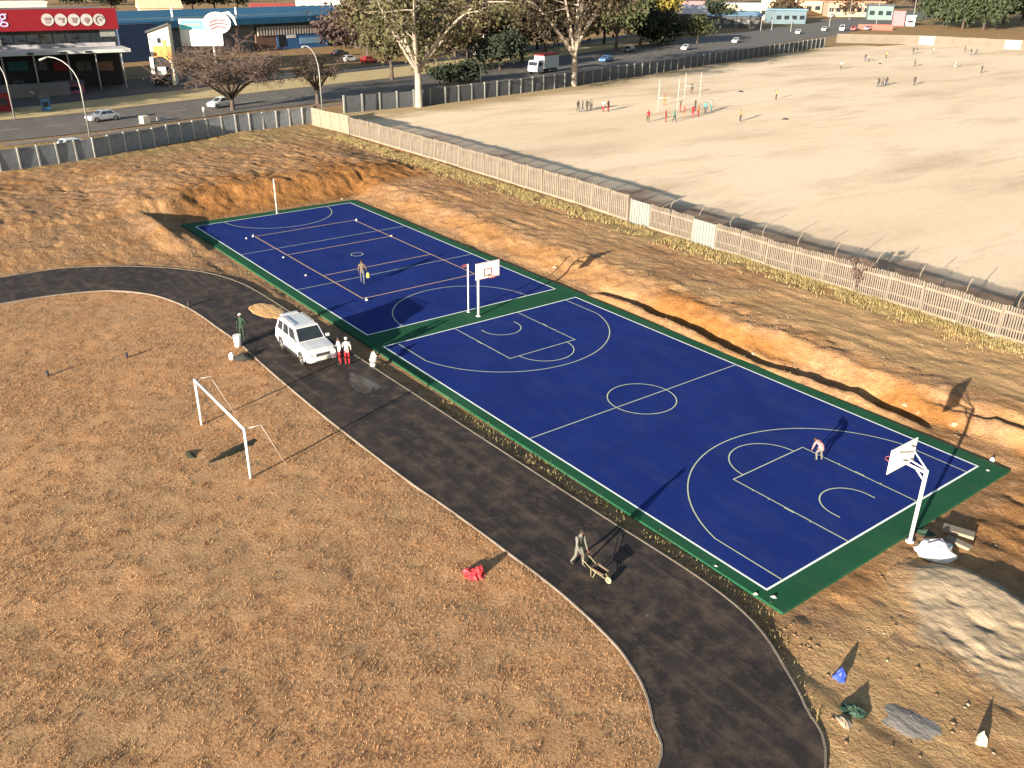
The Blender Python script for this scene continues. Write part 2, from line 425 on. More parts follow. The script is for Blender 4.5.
edge = ss((38.5-y+nb*3)/2.5)*ss((x+72)/6)       # brown shade of the palisade fence, painted onto the field
vg = ss((10-(x-f3x(y))+nb*6)/7)*.8                 # weedy rim along the road fence
org = np.where(fld & (y < 60), edge, np.where(fld, 0, org)); grn = np.where(fld & (x > f3x(y)), np.clip(vg, 0, 1), grn)
colr = np.stack([org, np.where(fld, 0, pale), grn, np.ones_like(org)], 1).astype(np.float32)
def sub(name, sel, m):
    q = Q[sel]; used, inv = np.unique(q.ravel(), return_inverse=True)
    o = np_mesh(name, V[used], inv.reshape(-1, 4), m); tag(o, kind='structure')
    a = o.data.color_attributes.new('soil', 'FLOAT_COLOR', 'POINT'); a.data.foreach_set('color', colr[used].ravel())
    return o
sub('ground', ~q_in & ~q_fd, M_SOIL); sub('infield', q_in, M_GRASS); sub('sports_field', q_fd, M_FIELD)

def flat(name, outer, z, m, holes=(), kind='structure', thick=0., parent=None):
    loops = [[Vector((p[0], p[1], 0)) for p in outer]]+[[Vector((p[0], p[1], 0)) for p in h] for h in holes]
    tri = geometry.tessellate_polygon(loops); pts = [p for L in loops for p in L]
    b = MB(); b.add([(p.x, p.y, z) for p in pts], [tuple(t) for t in tri])
    if thick:
        k = 0
        for L in loops:
            n = len(L)
            b.add([(p.x, p.y, z) for p in L]+[(p.x, p.y, z-thick) for p in L], [(i, (i+1) % n, n+(i+1) % n, n+i) for i in range(n)])
    me = bpy.data.meshes.new(name); me.from_pydata(b.v, [], b.f); me.materials.append(m)
    bm = bmesh.new(); bm.from_mesh(me); bmesh.ops.remove_doubles(bm, verts=bm.verts, dist=1e-5); bmesh.ops.recalc_face_normals(bm, faces=bm.faces)
    up = sum(f.normal.z*f.calc_area() for f in bm.faces)
    if up < 0: bmesh.ops.reverse_faces(bm, faces=bm.faces)
    bm.to_mesh(me); bm.free()
    o = bpy.data.objects.new(name, me); COL.objects.link(o)
    if parent: o.parent = parent
    if kind: o['kind'] = kind
    return o
def strip(pts, w, z, closed=False):
    """ribbon mesh along a polyline"""
    P = [np.array(p[:2], float) for p in pts]; n = len(P); vs_ = []; b = MB()
    for i in range(n):
        a = P[(i-1) % n] if closed or i else P[i]; c = P[(i+1) % n] if closed or i < n-1 else P[i]
        t = c-a; t = t/(np.linalg.norm(t)+1e-9); nn = np.array([-t[1], t[0]])*w/2
        vs_ += [(*(P[i]-nn), z), (*(P[i]+nn), z)]
    m = n if closed else n-1
    b.add(vs_, [(2*i, 2*((i+1) % n), 2*((i+1) % n)+1, 2*i+1) for i in range(m)]); return b
def kerb(pts, w, z0, z1):
    P = [np.array(p[:2], float) for p in pts]; n = len(P); rings = []
    for i in range(n):
        t = P[(i+1) % n]-P[(i-1) % n]; t = t/(np.linalg.norm(t)+1e-9); nn = np.array([-t[1], t[0]])*w/2
        j = (.06*math.sin(i*1.7)+.05*math.sin(i*.61))*.1
        rings.append([(*(P[i]-nn+nn*j), z0), (*(P[i]-nn+nn*j), z1), (*(P[i]+nn+nn*j), z1), (*(P[i]+nn+nn*j), z0)])
    b = MB(); b.loft(rings+[rings[0]], 0, False); return b
flat('track', OUTER, .165, M_TRACK, [INNER])
tag(kerb(OUTER, .065, -.25, .185).build('kerb', M_KERB), kind='structure')
tag(kerb(INNER, .06, -.1, .18).build('kerb', M_KERB), kind='structure')

# ------------------------------------------------------------------ courts
NX0, NX1, NY0, NY1, BL, BW_ = -32.87, -2.17, .1, 14.9, 28.05, 14.92
b = MB(); b.prism([(-34.25, -.72), (29.2, -.55), (29.1, 15.78), (-33.9, 15.72)], -.2, .06)
tag(b.build('court_slab', M_GREEN, bevel=.01), kind='structure')
cs = flat('blue_playing_court', [(0, 0), (BL, 0), (BL, BW_), (0, BW_)], .064, M_BLUE)
cn = flat('blue_playing_court', [(NX0, NY0), (NX1, NY0), (NX1, NY1), (NX0, NY1)], .064, M_BLUE)
ZL = .0685
def lines(name, segs, m, parent, w=.06, z=ZL):
    b = MB()
    for i, s in enumerate(segs):
        q = strip(s, w, z+.00016*i, len(s) > 8 and math.dist(s[0], s[-1]) < w*4); b.add(q.v, q.f)
    o = b.build(name, m, parent); o['kind'] = 'structure'; return o
def arc(cx, cy, r, a0, a1, n=40): return [(cx+r*math.cos(a0+(a1-a0)*i/n), cy+r*math.sin(a0+(a1-a0)*i/n)) for i in range(n+1)]
h = .035
def rect(x0, y0, x1, y1):
    return [[(x0-h, y0), (x1+h, y0)], [(x0-h, y1), (x1+h, y1)], [(x0, y0-h), (x0, y1+h)], [(x1, y0-h), (x1, y1+h)]]
ym = BW_/2
sg = []
for s, x0 in ((1, 0.), (-1, BL)):
    bx = x0+s*1.575
    a = math.acos((ym-.92)/6.75)
    arcp = [(bx+s*6.75*math.cos(t), ym+6.75*math.sin(t)) for t in np.linspace(-PI/2+a, PI/2-a, 60)]
    arcp = [(x0, .92)]+arcp+[(x0, BW_-.92)]
    sg += [arcp, [(x0, ym-2.45), (x0+s*5.8, ym-2.45)], [(x0, ym+2.45), (x0+s*5.8, ym+2.45)], [(x0+s*5.8, ym-2.48), (x0+s*5.8, ym+2.48)],
           [(x0+s*5.8+s*1.8*math.cos(t), ym+1.8*math.sin(t)) for t in np.linspace(-PI/2, PI/2, 30)],
           [(bx-s*.35, ym-1.25)]+[(bx+s*1.25*math.cos(t), ym+1.25*math.sin(t)) for t in np.linspace(-PI/2, PI/2, 26)]+[(bx-s*.35, ym+1.25)][:1 if s < 0 else 1]]
    for yy in (ym-2.45, ym+2.45):
        sgn = -1 if yy < ym else 1
        for d in (1.75, 2.6, 3.0, 3.85, 4.7):
            sg.append([(x0+s*d, yy-.02*sgn), (x0+s*d, yy+.09*sgn)])
        sg.append([(x0+s*2.6, yy+.05*sgn), (x0+s*3.0, yy+.05*sgn)])
sg += [[(BL/2, 0), (BL/2, BW_)], arc(BL/2, ym, 1.8, 0, 2*PI, 48)[:-1]]
lines('court_line_marking', rect(0, 0, BL, BW_), M_LINE, cs, .09)
lines('court_line_marking', sg, M_LINE3, cs, .06, ZL+.004)
nl = NX1-NX0; yn = (NY0+NY1)/2
lines('court_line_marking', rect(NX0, NY0, NX1, NY1), M_LINE, cn, .085)
lines('court_line_marking', [[(NX0+nl/3, NY0), (NX0+nl/3, NY1)], [(NX0+2*nl/3, NY0), (NX0+2*nl/3, NY1)],
      arc(NX0, yn, 4.9, -PI/2, PI/2), arc(NX1, yn, 4.9, PI/2, 3*PI/2), arc((NX0+NX1)/2, yn, .46, 0, 2*PI, 24)[:-1]], M_LINE3, cn, .06, ZL+.004)
vx0, vx1, vy0, vy1 = -26.9, -8.15, 3.0, 12.2
lines('volleyball_line_marking', rect(vx0, vy0, vx1, vy1)+[[(-20.5, vy0), (-20.5, vy1)], [(-14.2, vy0), (-14.2, vy1)]], M_LINE2, cn, .10, ZL+.009)
# ------------------------------------------------------------------ basketball hoops and netball posts
def hoop(loc, rz, label, lean=0.):
    """x axis points over the court"""
    t = thing('basketball_hoop', label, 'basketball hoop', loc, rz, 'basketball hoops')
    MB().tube([(0, 0, -.1), (0, 0, 3.25)], .075, 10).tube([(0, 0, -.02), (0, 0, .03)], .17, 10).build('pole', M_WHITE, t, True)
    b = MB()
    b.tube([(0, 0, 3.12), (1.02, 0, 3.16)], .05, 8)
    b.tube([(0, 0, 2.75), (.5, 0, 3.18)], .035, 8)
    b.tube([(0, 0, 3.24), (1.02, -.45, 3.7)], .03, 6); b.tube([(0, 0, 3.24), (1.02, .45, 3.7)], .03, 6)
    b.build('support_arm', M_WHITE, t, True)
    bo = MB().box((1.04, 0, 3.39), (.04, 1.8, 1.05)).build('backboard', M_WHITE, t, bevel=.008)
    q = MB()
    for y0, y1, z0, z1 in ((-.3, .3, 3.08, 3.13), (-.3, .3, 3.48, 3.53), (-.3, -.25, 3.13, 3.48), (.25, .3, 3.13, 3.48)):
        q.box((1.063, (y0+y1)/2, (z0+z1)/2-.035), (.006, y1-y0, z1-z0))
    q.build('target_square', M_RED, bo)
    fr = MB()
    for y0, y1, z0, z1 in ((-.88, .88, 2.905, 2.94), (-.88, .88, 3.91, 3.945), (-.88, -.845, 2.94, 3.91), (.845, .88, 2.94, 3.91)):
        fr.box((1.063, (y0+y1)/2, (z0+z1)/2-.035), (.005, y1-y0, z1-z0))
    fr.build('border_line', mat('pale red line', (.62, .36, .33), .6), bo)
    rm = MB(); cx = 1.06+.38
    rm.tube([(cx+.225*math.cos(a), .225*math.sin(a), 3.05) for a in np.linspace(0, 2*PI, 21)], .011, 6)
    rm.box((1.13, 0, 3.04), (.15, .12, .03))
    rm.build('rim', mat('orange rim', (.6, .12, .03), .5), t, True)
    return t
hp = at(910, 540.5, .06)
hoop((hp.x, hp.y, .03), PI, 'white basketball hoop at the bare soil end, its backboard seen from behind')
hp = at(478.5, 316, .06)
hoop((hp.x, hp.y, .05), 0, 'white basketball hoop on the green strip between courts, red square on its backboard')
def netpost(loc, rz, label, h_, ringz):
    t = thing('netball_post', label, 'netball post', loc, rz, 'netball posts')
    MB().tube([(0, 0, -.05), (0, 0, h_)], .05, 8).tube([(0, 0, -.02), (0, 0, .02)], .12, 8).build('pole', M_WHITE, t, True)
    b = MB().tube([(.15+.19+.19*math.cos(a), .19*math.sin(a), ringz) for a in np.linspace(0, 2*PI, 17)], .012, 6)
    b.tube([(0, 0, ringz), (.16, 0, ringz)], .014, 6); b.build('goal_ring', mat('orange rim', (.6, .12, .03)), t, True)
hp = at(468.5, 312, .06); netpost((hp.x, hp.y, .06), PI, 'white netball post with a red ring, just behind the middle backboard', 3.25, 3.05)
hp = at(277, 213, .06); netpost((hp.x, hp.y, .06), 0, 'slim white netball post at the far end against the orange bank', 3.1, 3.05)

# corner sleeves and little things lying on the courts
def small(name, label, cat, p, b, m, group=None, rz=0., smooth=False):
    o = b.build(name, m, None, smooth); o.location = p; o.rotation_euler = (0, 0, rz); return tag(o, label, cat, group)
for i, (u, v) in enumerate([(253.5, 236.5), (356.5, 220.5), (366.5, 300)]):
    p = at(u, v, .08)
    t = MB().box((0, 0, .05), (.2, .2, .1), .4, top=.6).tube([(0, 0, .09), (0, 0, .2)], .035, 8)
    small('line_weight', ['pale weight block holding the far left corner of the cream string lines', 'pale weight block holding the far right corner of the cream string lines',
          'pale weight block at the near corner of the cream string lines'][i], 'weight', (p.x, p.y, .07), t, M_POST, 'weights holding the string lines', .3*i)
for i, (u, v, lb) in enumerate([(246.5, 238.5, 'white tape roll lying left of the far weight block'), (283.5, 257.5, 'white tape roll by the second cream line'),
                  (306, 275.5, 'white tape roll lying alone on the blue paint left of the khaki man'), (391.5, 236, 'white tape roll at the right end of the second cream line')]):
    p = at(u, v, .08)
    b = MB().tube([(0, 0, 0), (0, 0, .08)], .09, 12).tube([(0, 0, .08), (0, 0, .1)], .05, 10)
    small('tape_roll', lb, 'tape roll', (p.x, p.y, .066), b, M_POST, 'tape rolls on the court')
def crumple(r, h_, seed, n=14, nv=5):
    rr = random.Random(seed); rings = []
    for i in range(nv+1):
        t = i/nv; ring = []
        for j in range(n):
            a = 2*PI*j/n; q = (1-t**1.6)*(1+.35*(rr.random()-.5)*2*(1-.5*t))
            ring.append((r[0]*q*math.cos(a), r[1]*q*math.sin(a), h_*t*(1+.35*(rr.random()-.5))-.02))
        rings.append(ring)
    return MB().loft(rings, 0, True)
for u, v, lb, s in [(773.5, 597, 'white rag at the near corner of the basketball court', .12), (756, 594, 'white stake lying at the green slab corner near the track', .10), (988, 470.5, 'white cup on the green slab at the far right court corner', .09), (716, 566, 'tiny white scrap on the green strip beside the track', .08)]:
    p = at(u, v, .06); small('white_scrap', lb, 'scrap', (p.x, p.y, .065), crumple((s, s*.7), s*.7, int(u)), M_POST, 'white scraps on the court edge', .5)

# ------------------------------------------------------------------ football goal
def goal():
    A, B_ = Vector((3.55, -12.07, 0)), Vector((9.72, -12.09, 0)); zz = [zat(A.x, A.y), zat(B_.x, B_.y)]
    t = thing('football_goal', 'white football goal frame without a net, standing on dry grass', 'goal', (A.x, A.y, zz[0]))
    w = (B_-A).length; dz = zz[1]-zz[0]; H = 2.4
    MB().tube([(0, 0, -.1), (0, 0, H)], .062, 10).build('goalpost', M_WHITE, t, True)
    MB().tube([(w, 0, dz-.1), (w, 0, H)], .062, 10).build('goalpost', M_WHITE, t, True)
    MB().tube([(-.06, 0, H), (w+.06, 0, H)], .062, 10).build('crossbar', M_WHITE, t, True)
    for x0 in (0, w):
        b = MB().tube([(x0, 0, H), (x0-.05, .75, H-.02), (x0-.25 if x0 else -2.0+1.9, 1.72, .03)], .022, 6)
        b.build('back_stay', mat('thin white stay', (.66, .6, .55), .5), t, True)
goal()

# ------------------------------------------------------------------ vehicles
def car_rings(prof, w, tuck=.9):
    """prof: list of (x, zlow, zbelt, zdeck, halfwidth)"""
    R_ = []
    for x0, zl, zb, zd, hw in prof:
        R_.append([(x0, -hw*.93, zl), (x0, -hw, zl+.12), (x0, -hw, (zl+zb)/2+.08), (x0, -hw*.97, zb), (x0, -hw*tuck, zd), (x0, -hw*tuck*.5, zd+.02), (x0, hw*tuck*.5, zd+.02),
                   (x0, hw*tuck, zd), (x0, hw*.97, zb), (x0, hw, (zl+zb)/2+.08), (x0, hw, zl+.12), (x0, hw*.93, zl)])
    return R_
def wheel_obj(parent, x, y, r, side, detail=True, protos={}):
    key = (round(r, 2), side)
    if key not in protos:
        tb = MB(); prof = [(r*.62, 0), (r*.93, 0), (r, .05), (r, .17), (r*.93, .22), (r*.62, .22)]
        tb.loft([[(q*math.cos(a), side*(d-.11), q*math.sin(a)) for q, d in prof] for a in np.linspace(0, 2*PI, 21)], 0, False)
        rb = MB(); rb.tube([(0, side*(-.08), 0), (0, side*.07, 0)], r*.63, 18)
        for k in range(6):
            a = k*PI/3; c = Vector((math.cos(a), 0, math.sin(a)))
            rb.tube([c*r*.1+Vector((0, side*.075, 0)), c*r*.6+Vector((0, side*.095, 0))], .035, 5)
        rb.tube([(0, side*.06, 0), (0, side*.1, 0)], r*.16, 10)
        protos[key] = (tb.mesh('tyre', M_BLACK, True), rb.mesh('rim', M_STEEL))
    w = bpy.data.objects.new('wheel', None); COL.objects.link(w); w.parent = parent; w.location = (x, y, r); w.empty_display_size = .2
    put('tyre', protos[key][0], w); put('rim', protos[key][1], w)
    return w
def quad(b, P, off, mi=0):
    P = [Vector(p) for p in P]; n = (P[1]-P[0]).cross(P[3]-P[0]).normalized()
    b.add([p+n*off for p in P]+[p-n*.01 for p in P], [(0, 1, 2, 3), (0, 4, 5, 1), (1, 5, 6, 2), (2, 6, 7, 3), (3, 7, 4, 0)], mi)
def lerpq(P, a0, a1, b0, b1):
    P = [Vector(p) for p in P]
    f = lambda a, c: (P[0]*(1-a)+P[1]*a)*(1-c)+(P[3]*(1-a)+P[2]*a)*c
    return [f(a0, b0), f(a1, b0), f(a1, b1), f(a0, b1)]
KIND = {
 'suv':   dict(L=4.7, W=1.85, H=1.80, belt=1.08, hood=1.05, cab=(.95, .30, -1.95, -2.25), wb=2.78, r=.385, cl=.34),
 'hatch': dict(L=3.9, W=1.68, H=1.47, belt=.92, hood=.88, cab=(.95, .20, -1.35, -1.85), wb=2.45, r=.30, cl=.22),
 'sedan': dict(L=4.4, W=1.74, H=1.43, belt=.92, hood=.86, cab=(1.05, .35, -1.0, -1.65), wb=2.6, r=.31, cl=.22),
 'van':   dict(L=4.8, W=1.85, H=2.05, belt=1.15, hood=1.1, cab=(1.95, 1.2, -2.3, -2.38), wb=2.7, r=.33, cl=.25),
}
def car(label, loc, rz, kind, paint, group=None, detail=1, name=None):
    k = KIND[kind]; L, Wd, H, be, ho, cl = k['L'], k['W'], k['H'], k['belt'], k['hood'], k['cl']; hw = Wd/2; F = L/2
    t = thing(name or ('parked_car' if detail else 'car'), label, 'car', loc, rz, group)
    x1, x2, x3, x4 = k['cab']           # windscreen foot, roof front, roof back, rear foot
    b = MB()
    deck = ho if kind == 'sedan' else be
    prof = [(F, cl+.16, ho-.32, ho-.28, hw*.74), (F-.06, cl+.02, ho-.2, ho-.15, hw*.86), (F-.3, cl, ho-.1, ho-.04, hw*.96), (x1+.05, cl, be-.02, ho+.03, hw), (x1-.3, cl, be, be+.02, hw), (0, cl, be, be+.02, hw),
            (x4+.3, cl, be+.01, deck+.03, hw), (-F+.14, cl, be, deck+.02, hw*.97), (-F+.03, cl+.08, be-.12, deck-.06, hw*.92), (-F, cl+.16, be-.25, deck-.2, hw*.88)]
    b.loft(car_rings(prof, Wd), 0)
    # cabin: pillars and roof
    ct = hw*.78; cb = hw*.915
    bot = [(x1, -cb, be-.02), (x1, cb, be-.02), (x4, cb, be-.02), (x4, -cb, be-.02)]
    top = [(x2, -ct, H-.05), (x2, ct, H-.05), (x3, ct, H-.05), (x3, -ct, H-.05)]
    crown = [(x2-.22, -ct*.82, H), (x2-.22, ct*.82, H), (x3+.22, ct*.82, H), (x3+.22, -ct*.82, H)]
    b.loft([bot, top, crown], 0)
    body = b.build('body', paint, t, False, bevel=.035 if detail else 0.)
    # glass, each pane proud of its pillar frame
    def pane(nm, P, spl, out=.008):
        q = MB()
        for s_ in spl: quad(q, lerpq(P, *s_), out)
        q.build(nm, M_GLASS, t)
    pane('windscreen', [bot[0], bot[1], top[1], top[0]], [(.06, .94, .1, .93)])
    pane('rear_window', [bot[2], bot[3], top[3], top[2]], [(.1, .9, .3, .9)])
    dv = [(.07, .36, .12, .88), (.40, .66, .12, .88), (.70, .92, .14, .86)] if kind in ('suv', 'van') else [(.10, .5, .12, .86), (.54, .88, .14, .86)]
    pane('side_window', [bot[3], bot[0], top[0], top[3]], [(1-s_[1], 1-s_[0], s_[2], s_[3]) for s_ in dv])
    pane('side_window', [bot[1], bot[2], top[2], top[1]], dv)
    for sy in (-1, 1):
        for wx in (k['wb']/2+.02, -k['wb']/2+.02):
            wheel_obj(t, wx, sy*(hw-.10), k['r'], sy)
        if detail or True:
            hl = MB(); hl.box((F-.09, sy*hw*.64, ho-.27), (.16, .36, .17), sy*-.25); hl.build('headlight', M_LAMPG, t, bevel=.02 if detail else 0)
            tl = MB(); tl.box((-F+.06, sy*hw*.78, be-.14), (.12, .2, .3)); tl.build('tail_light', M_REDL, t)
    ar = MB()
    for sy in (-1, 1):
        for wx in (k['wb']/2+.02, -k['wb']/2+.02):
            r = k['r']
            ar.tube([(wx+(r+.055)*math.cos(a), sy*(hw-.015), r+(r+.055)*math.sin(a)) for a in np.linspace(-.1, PI+.1, 15)], .045, 5)
    if detail: ar.build('wheel_arch', paint, t, True)
    gap = MB()
    for sy in (-1, 1):
        for wx in (k['wb']/2+.02, -k['wb']/2+.02):
            r = k['r']; gap.tube([(wx, sy*(hw-.3), r+.02), (wx, sy*(hw+.004), r+.02)], r+.03, 18)
    gap.build('wheel_well', M_BLACK, t)
    if detail:
        g = MB(); g.box((F-.02, 0, ho-.30), (.06, .8, .17)); g.build('grille', M_DARK, t)
        for zz in (-.05, 0, .05): pass
        MB().box((F+.012, 0, ho-.30), (.03, .74, .025)).box((F+.012, 0, ho-.36), (.03, .7, .02)).build('grille_bar', M_CHROME, t)
        bp = MB(); bp.loft([[(F-.25, sy_*hw*1.0, z_) for sy_, z_ in ((-1, cl+.02), (-1, cl+.3), (1, cl+.3), (1, cl+.02))], [(F+.02, sy_*hw*.86, z_) for sy_, z_ in ((-1, cl+.04), (-1, cl+.3), (1, cl+.3), (1, cl+.04))], [(F+.08, sy_*hw*.6, z_) for sy_, z_ in ((-1, cl+.07), (-1, cl+.27), (1, cl+.27), (1, cl+.07))]], 0)
        bp.build('front_bumper', paint, t, bevel=.03)
        MB().box((F+.07, 0, cl+.06), (.04, .9, .1)).build('air_intake', M_DARK, t)
        MB().box((F+.09, 0, cl+.2), (.02, .5, .11)).build('number_plate', mat('plate', (.75, .72, .5), .5), t)
        MB().box((-F-.02, 0, cl+.2), (.14, Wd*.92, .24)).build('rear_bumper', paint, t, bevel=.03)
        for sy in (-1, 1):
            MB().box((x1-.18, sy*(hw+.12), be+.09), (.12, .22, .16)).tube([(x1-.18, sy*(hw-.05), be+.02), (x1-.18, sy*(hw+.05), be+.06)], .025, 6).build('mirror', paint, t, bevel=.02)
            MB().tube([(x2-.3, sy*ct*.86, H+.0), (x2-.42, sy*ct*.86, H+.07), (x3+.35, sy*ct*.86, H+.07), (x3+.22, sy*ct*.86, H+.0)], .022, 6).build('roof_rail', M_STEEL, t, True)
            hd = MB()
            for xx in (.05, -.85): hd.box((xx, sy*(hw+.008), be-.1), (.2, .03, .035))
            hd.build('door_handle', M_CHROME, t)
            MB().box((-.05, sy*(hw+.005), cl+.02), (1.9, .10, .07)).build('side_step', M_DARK, t)
        MB().box((.55, 0, be+.036), (.5, .5, .02), rot=Matrix.Rotation(.02, 3, 'Y')).build('bonnet_scoop', paint, t, bevel=.01)
        MB().box((x3-.1, 0, H-.0), (.35, 1.1, .05), top=.9).build('roof_spoiler', paint, t, bevel=.015)
        sm = MB()
        for sy in (-1, 1):
            for xx in (.72, -.32, -1.2): sm.box((xx, sy*(hw+.0008), (cl+be)/2+.05), (.012, .006, be-cl-.2))
        sm.build('door_seam', M_DARK, t)
    return t
WP = mat('white car paint', (.50, .51, .52), .25, .03, 2, spec=.5, coat=.6)
SP = mat('silver car paint', (.42, .44, .47), .3, .05, 2, metal=.4, spec=.5, coat=.5)
BP = mat('blue car paint', (.06, .14, .36), .3, .05, 2, spec=.5, coat=.5)
DP = mat('dark car paint', (.035, .04, .05), .3, .05, 2, spec=.5, coat=.5)
RP = mat('red car paint', (.50, .035, .03), .3, .05, 2, spec=.5, coat=.5)
car('clean white four-wheel drive parked on the dark track beside the courts', (-1.56, -4.17, .165), R(-1), 'suv', WP, name='parked_suv')

# ------------------------------------------------------------------ people
BASE = dict(pelvis=(0, 0, .95), waist=(0, 0, 1.12), chest=(0, 0, 1.36), neck=(.01, 0, 1.50), jaw=(.03, 0, 1.57), crown=(.02, 0, 1.70),
            shL=(0, .17, 1.42), elL=(-.02, .235, 1.14), wrL=(.06, .24, .90), haL=(.08, .235, .82), shR=(0, -.17, 1.42), elR=(-.02, -.235, 1.14), wrR=(.06, -.24, .90), haR=(.08, -.235, .82),
            hipL=(0, .09, .90), knL=(.02, .10, .50), anL=(-.02, .10, .085), toL=(.15, .12, .045), hipR=(0, -.09, .90), knR=(.02, -.10, .50), anR=(-.02, -.10, .085), toR=(.15, -.12, .045))
RAD = dict(pelvis=(.155, .115), waist=(.145, .105), chest=(.17, .115), neck=(.058, .058), jaw=(.075, .082), crown=(.082, .092), shL=(.072, .07), elL=(.05, .05), wrL=(.034, .034), haL=(.04, .022),
           hipL=(.095, .1), knL=(.066, .066), anL=(.046, .048), toL=(.042, .035))
BONES = [('pelvis', 'waist', 'top'), ('waist', 'chest', 'top'), ('chest', 'neck', 'skin'), ('neck', 'jaw', 'skin'), ('jaw', 'crown', 'skin')]
for s in 'LR':
    BONES += [('chest', 'sh'+s, 'top'), ('sh'+s, 'el'+s, 'top'), ('el'+s, 'wr'+s, 'arm'), ('wr'+s, 'ha'+s, 'skin'),
              ('pelvis', 'hip'+s, 'leg'), ('hip'+s, 'kn'+s, 'leg'), ('kn'+s, 'an'+s, 'leg'), ('an'+s, 'to'+s, 'shoe')]
def body_mesh(pose, sleeves='top', fine=True):
    J = {k: Vector(pose.get(k, v)) for k, v in BASE.items()}
    names = list(BASE); me = bpy.data.meshes.new('body')
    me.from_pydata([J[n] for n in names], [(names.index(a), names.index(b)) for a, b, _ in BONES], [])
    o = bpy.data.objects.new('body_tmp', me); COL.objects.link(o)
    sk_ = o.modifiers.new('skin', 'SKIN'); sk_.use_smooth_shade = True; sk_.branch_smoothing = .4
    for i, n in enumerate(names):
        r = RAD.get(n) or RAD[n[:-1]+'L']; d = me.skin_vertices[0].data[i]; d.radius = r; d.use_root = (n == 'pelvis')
    if fine:
        sb = o.modifiers.new('sub', 'SUBSURF'); sb.levels = 1; sb.render_levels = 1
    dg = bpy.context.evaluated_depsgraph_get(); ev = o.evaluated_get(dg)
    m2 = bpy.data.meshes.new_from_object(ev); bpy.data.objects.remove(o)
    vs_ = [v.co.copy() for v in m2.vertices]; fs = [tuple(p.vertices) for p in m2.polygons]
    slot = {'skin': 0, 'top': 1, 'leg': 2, 'shoe': 3, 'arm': 1 if sleeves == 'top' else 0}; mi = []
    for f in fs:
        c = sum((vs_[i] for i in f), Vector())/len(f); best = 9; bi = 0
        for a, b_, k in BONES:
            A, B2 = J[a], J[b_]; ab = B2-A; t_ = max(0, min(1, (c-A).dot(ab)/max(ab.length_squared, 1e-9)))
            ra = (RAD.get(a) or RAD[a[:-1]+'L'])[0]; rb = (RAD.get(b_) or RAD[b_[:-1]+'L'])[0]
            d = (c-A-ab*t_).length-(ra*(1-t_)+rb*t_)
            if d < best: best = d; bi = slot[k]
            if k == 'skin' and a == 'chest' and t_ < .75 and d <= best: bi = 1
        mi.append(bi)
    b = MB(); b.v = [tuple(v) for v in vs_]; b.f = fs; b.m = mi
    if fine:
        hd = (J['crown']-J['jaw']).normalized(); f = Vector((1, 0, 0)); f = (f-hd*f.dot(hd)).normalized(); sd_ = hd.cross(f)
        c0 = J['jaw']*.55+J['crown']*.45
        b.tube([c0+f*.075+hd*.025, c0+f*.10-hd*.012, c0+f*.08-hd*.02], [.008, .016, .008], 6, 0)
        for s_ in (-1, 1):
            b.blob(c0+sd_*s_*.082+hd*.01, (.014, .018, .03), 6, 4, 0); b.blob(c0+sd_*s_*.032+f*.078+hd*.035, (.009, .012, .007), 5, 3, 3)
        b.blob(c0+f*.08-hd*.045, (.008, .026, .008), 6, 3, 3)
        for s_, k in ((1, 'L'), (-1, 'R')):
            w, h_ = J['wr'+k], J['ha'+k]; d = (h_-w).normalized(); fr_ = Vector((1, 0, 0)); fr_ = (fr_-d*fr_.dot(d))
            fr_ = fr_.normalized() if fr_.length > .05 else Vector((0, 0, 1)); cu = fr_.cross(d)*s_
            for q, ln in ((-.03, .065), (-.011, .08), (.009, .085), (.028, .075)):
                p0 = h_+fr_*q+d*.0; p1 = p0+d*ln*.55+cu*.008; p2 = p1+d*ln*.35+cu*.03; b.tube([p0-d*.02, p1, p2], [.0095, .009, .007], 5, 0)
            p0 = h_+fr_*.03-d*.03; b.tube([p0, p0+fr_*.03+d*.03, p0+fr_*.035+d*.06], [.011, .01, .008], 5, 0)
    out = b.mesh('person', [M_SKIN, M_WHITE, M_WHITE, M_SHOE], True)
    return out, J
def person(label, loc, rz, pose, top, leg, sc=1., hair='hair', cap=None, sleeves='top', name='person', group=None, arm=None):
    me, J = body_mesh(pose, sleeves)
    o = put('person', me, None, loc, rz, sc); tag(o, label, 'person', group)
    me.materials[1] = top; me.materials[2] = leg
    hd = (J['crown']-J['jaw']).normalized(); c = J['jaw']*.2+J['crown']*.8
    f = Vector((1, 0, 0)); rot = Vector((0, 0, 1)).rotation_difference(hd).to_matrix()
    b = MB(); nv = 5; rings = []
    for i in range(nv+1):
        t_ = i/nv*1.75; rings.append([c+rot @ Vector((.105*math.sin(t_)*math.cos(a)-.012, .1*math.sin(t_)*math.sin(a), .085*math.cos(t_)+.0)) for a in np.linspace(0, 2*PI, 13)[:-1]])
    b.loft(rings, 0, True)
    if cap:
        b2 = [c+rot @ Vector((.06+.14*math.cos(a), .085*math.sin(a), -.005-.01*abs(math.sin(a)))) for a in np.linspace(-PI/2, PI/2, 9)]
        b.add(b2+[p+rot @ Vector((0, 0, .018)) for p in b2], [tuple(range(9)), tuple(range(9, 18))[::-1]]+[(i, i+1, i+10, i+9) for i in range(8)])
    b.build('cap' if cap else 'hair', cap or M_HAIR, o, True)
    return o
GREY = mat('grey work cloth', (.115, .115, .10), .9, .25, 6, .3, 14)
KHAKI = mat('khaki cloth', (.11, .085, .06), .9, .25, 6, .3, 14)
REDC = mat('red cloth', (.34, .015, .02), .85, .2, 6, .3, 14)
WHC = mat('white cloth', (.46, .44, .40), .85, .1, 6, .3, 14)
GRNC = mat('dark green cloth', (.017, .036, .024), .9, .25, 6, .3, 14)
PINK = mat('pale pink cloth', (.40, .19, .19), .85, .15, 6, .3, 14)
LGREY = mat('light grey cloth', (.13, .125, .12), .9, .2, 6, .3, 14)
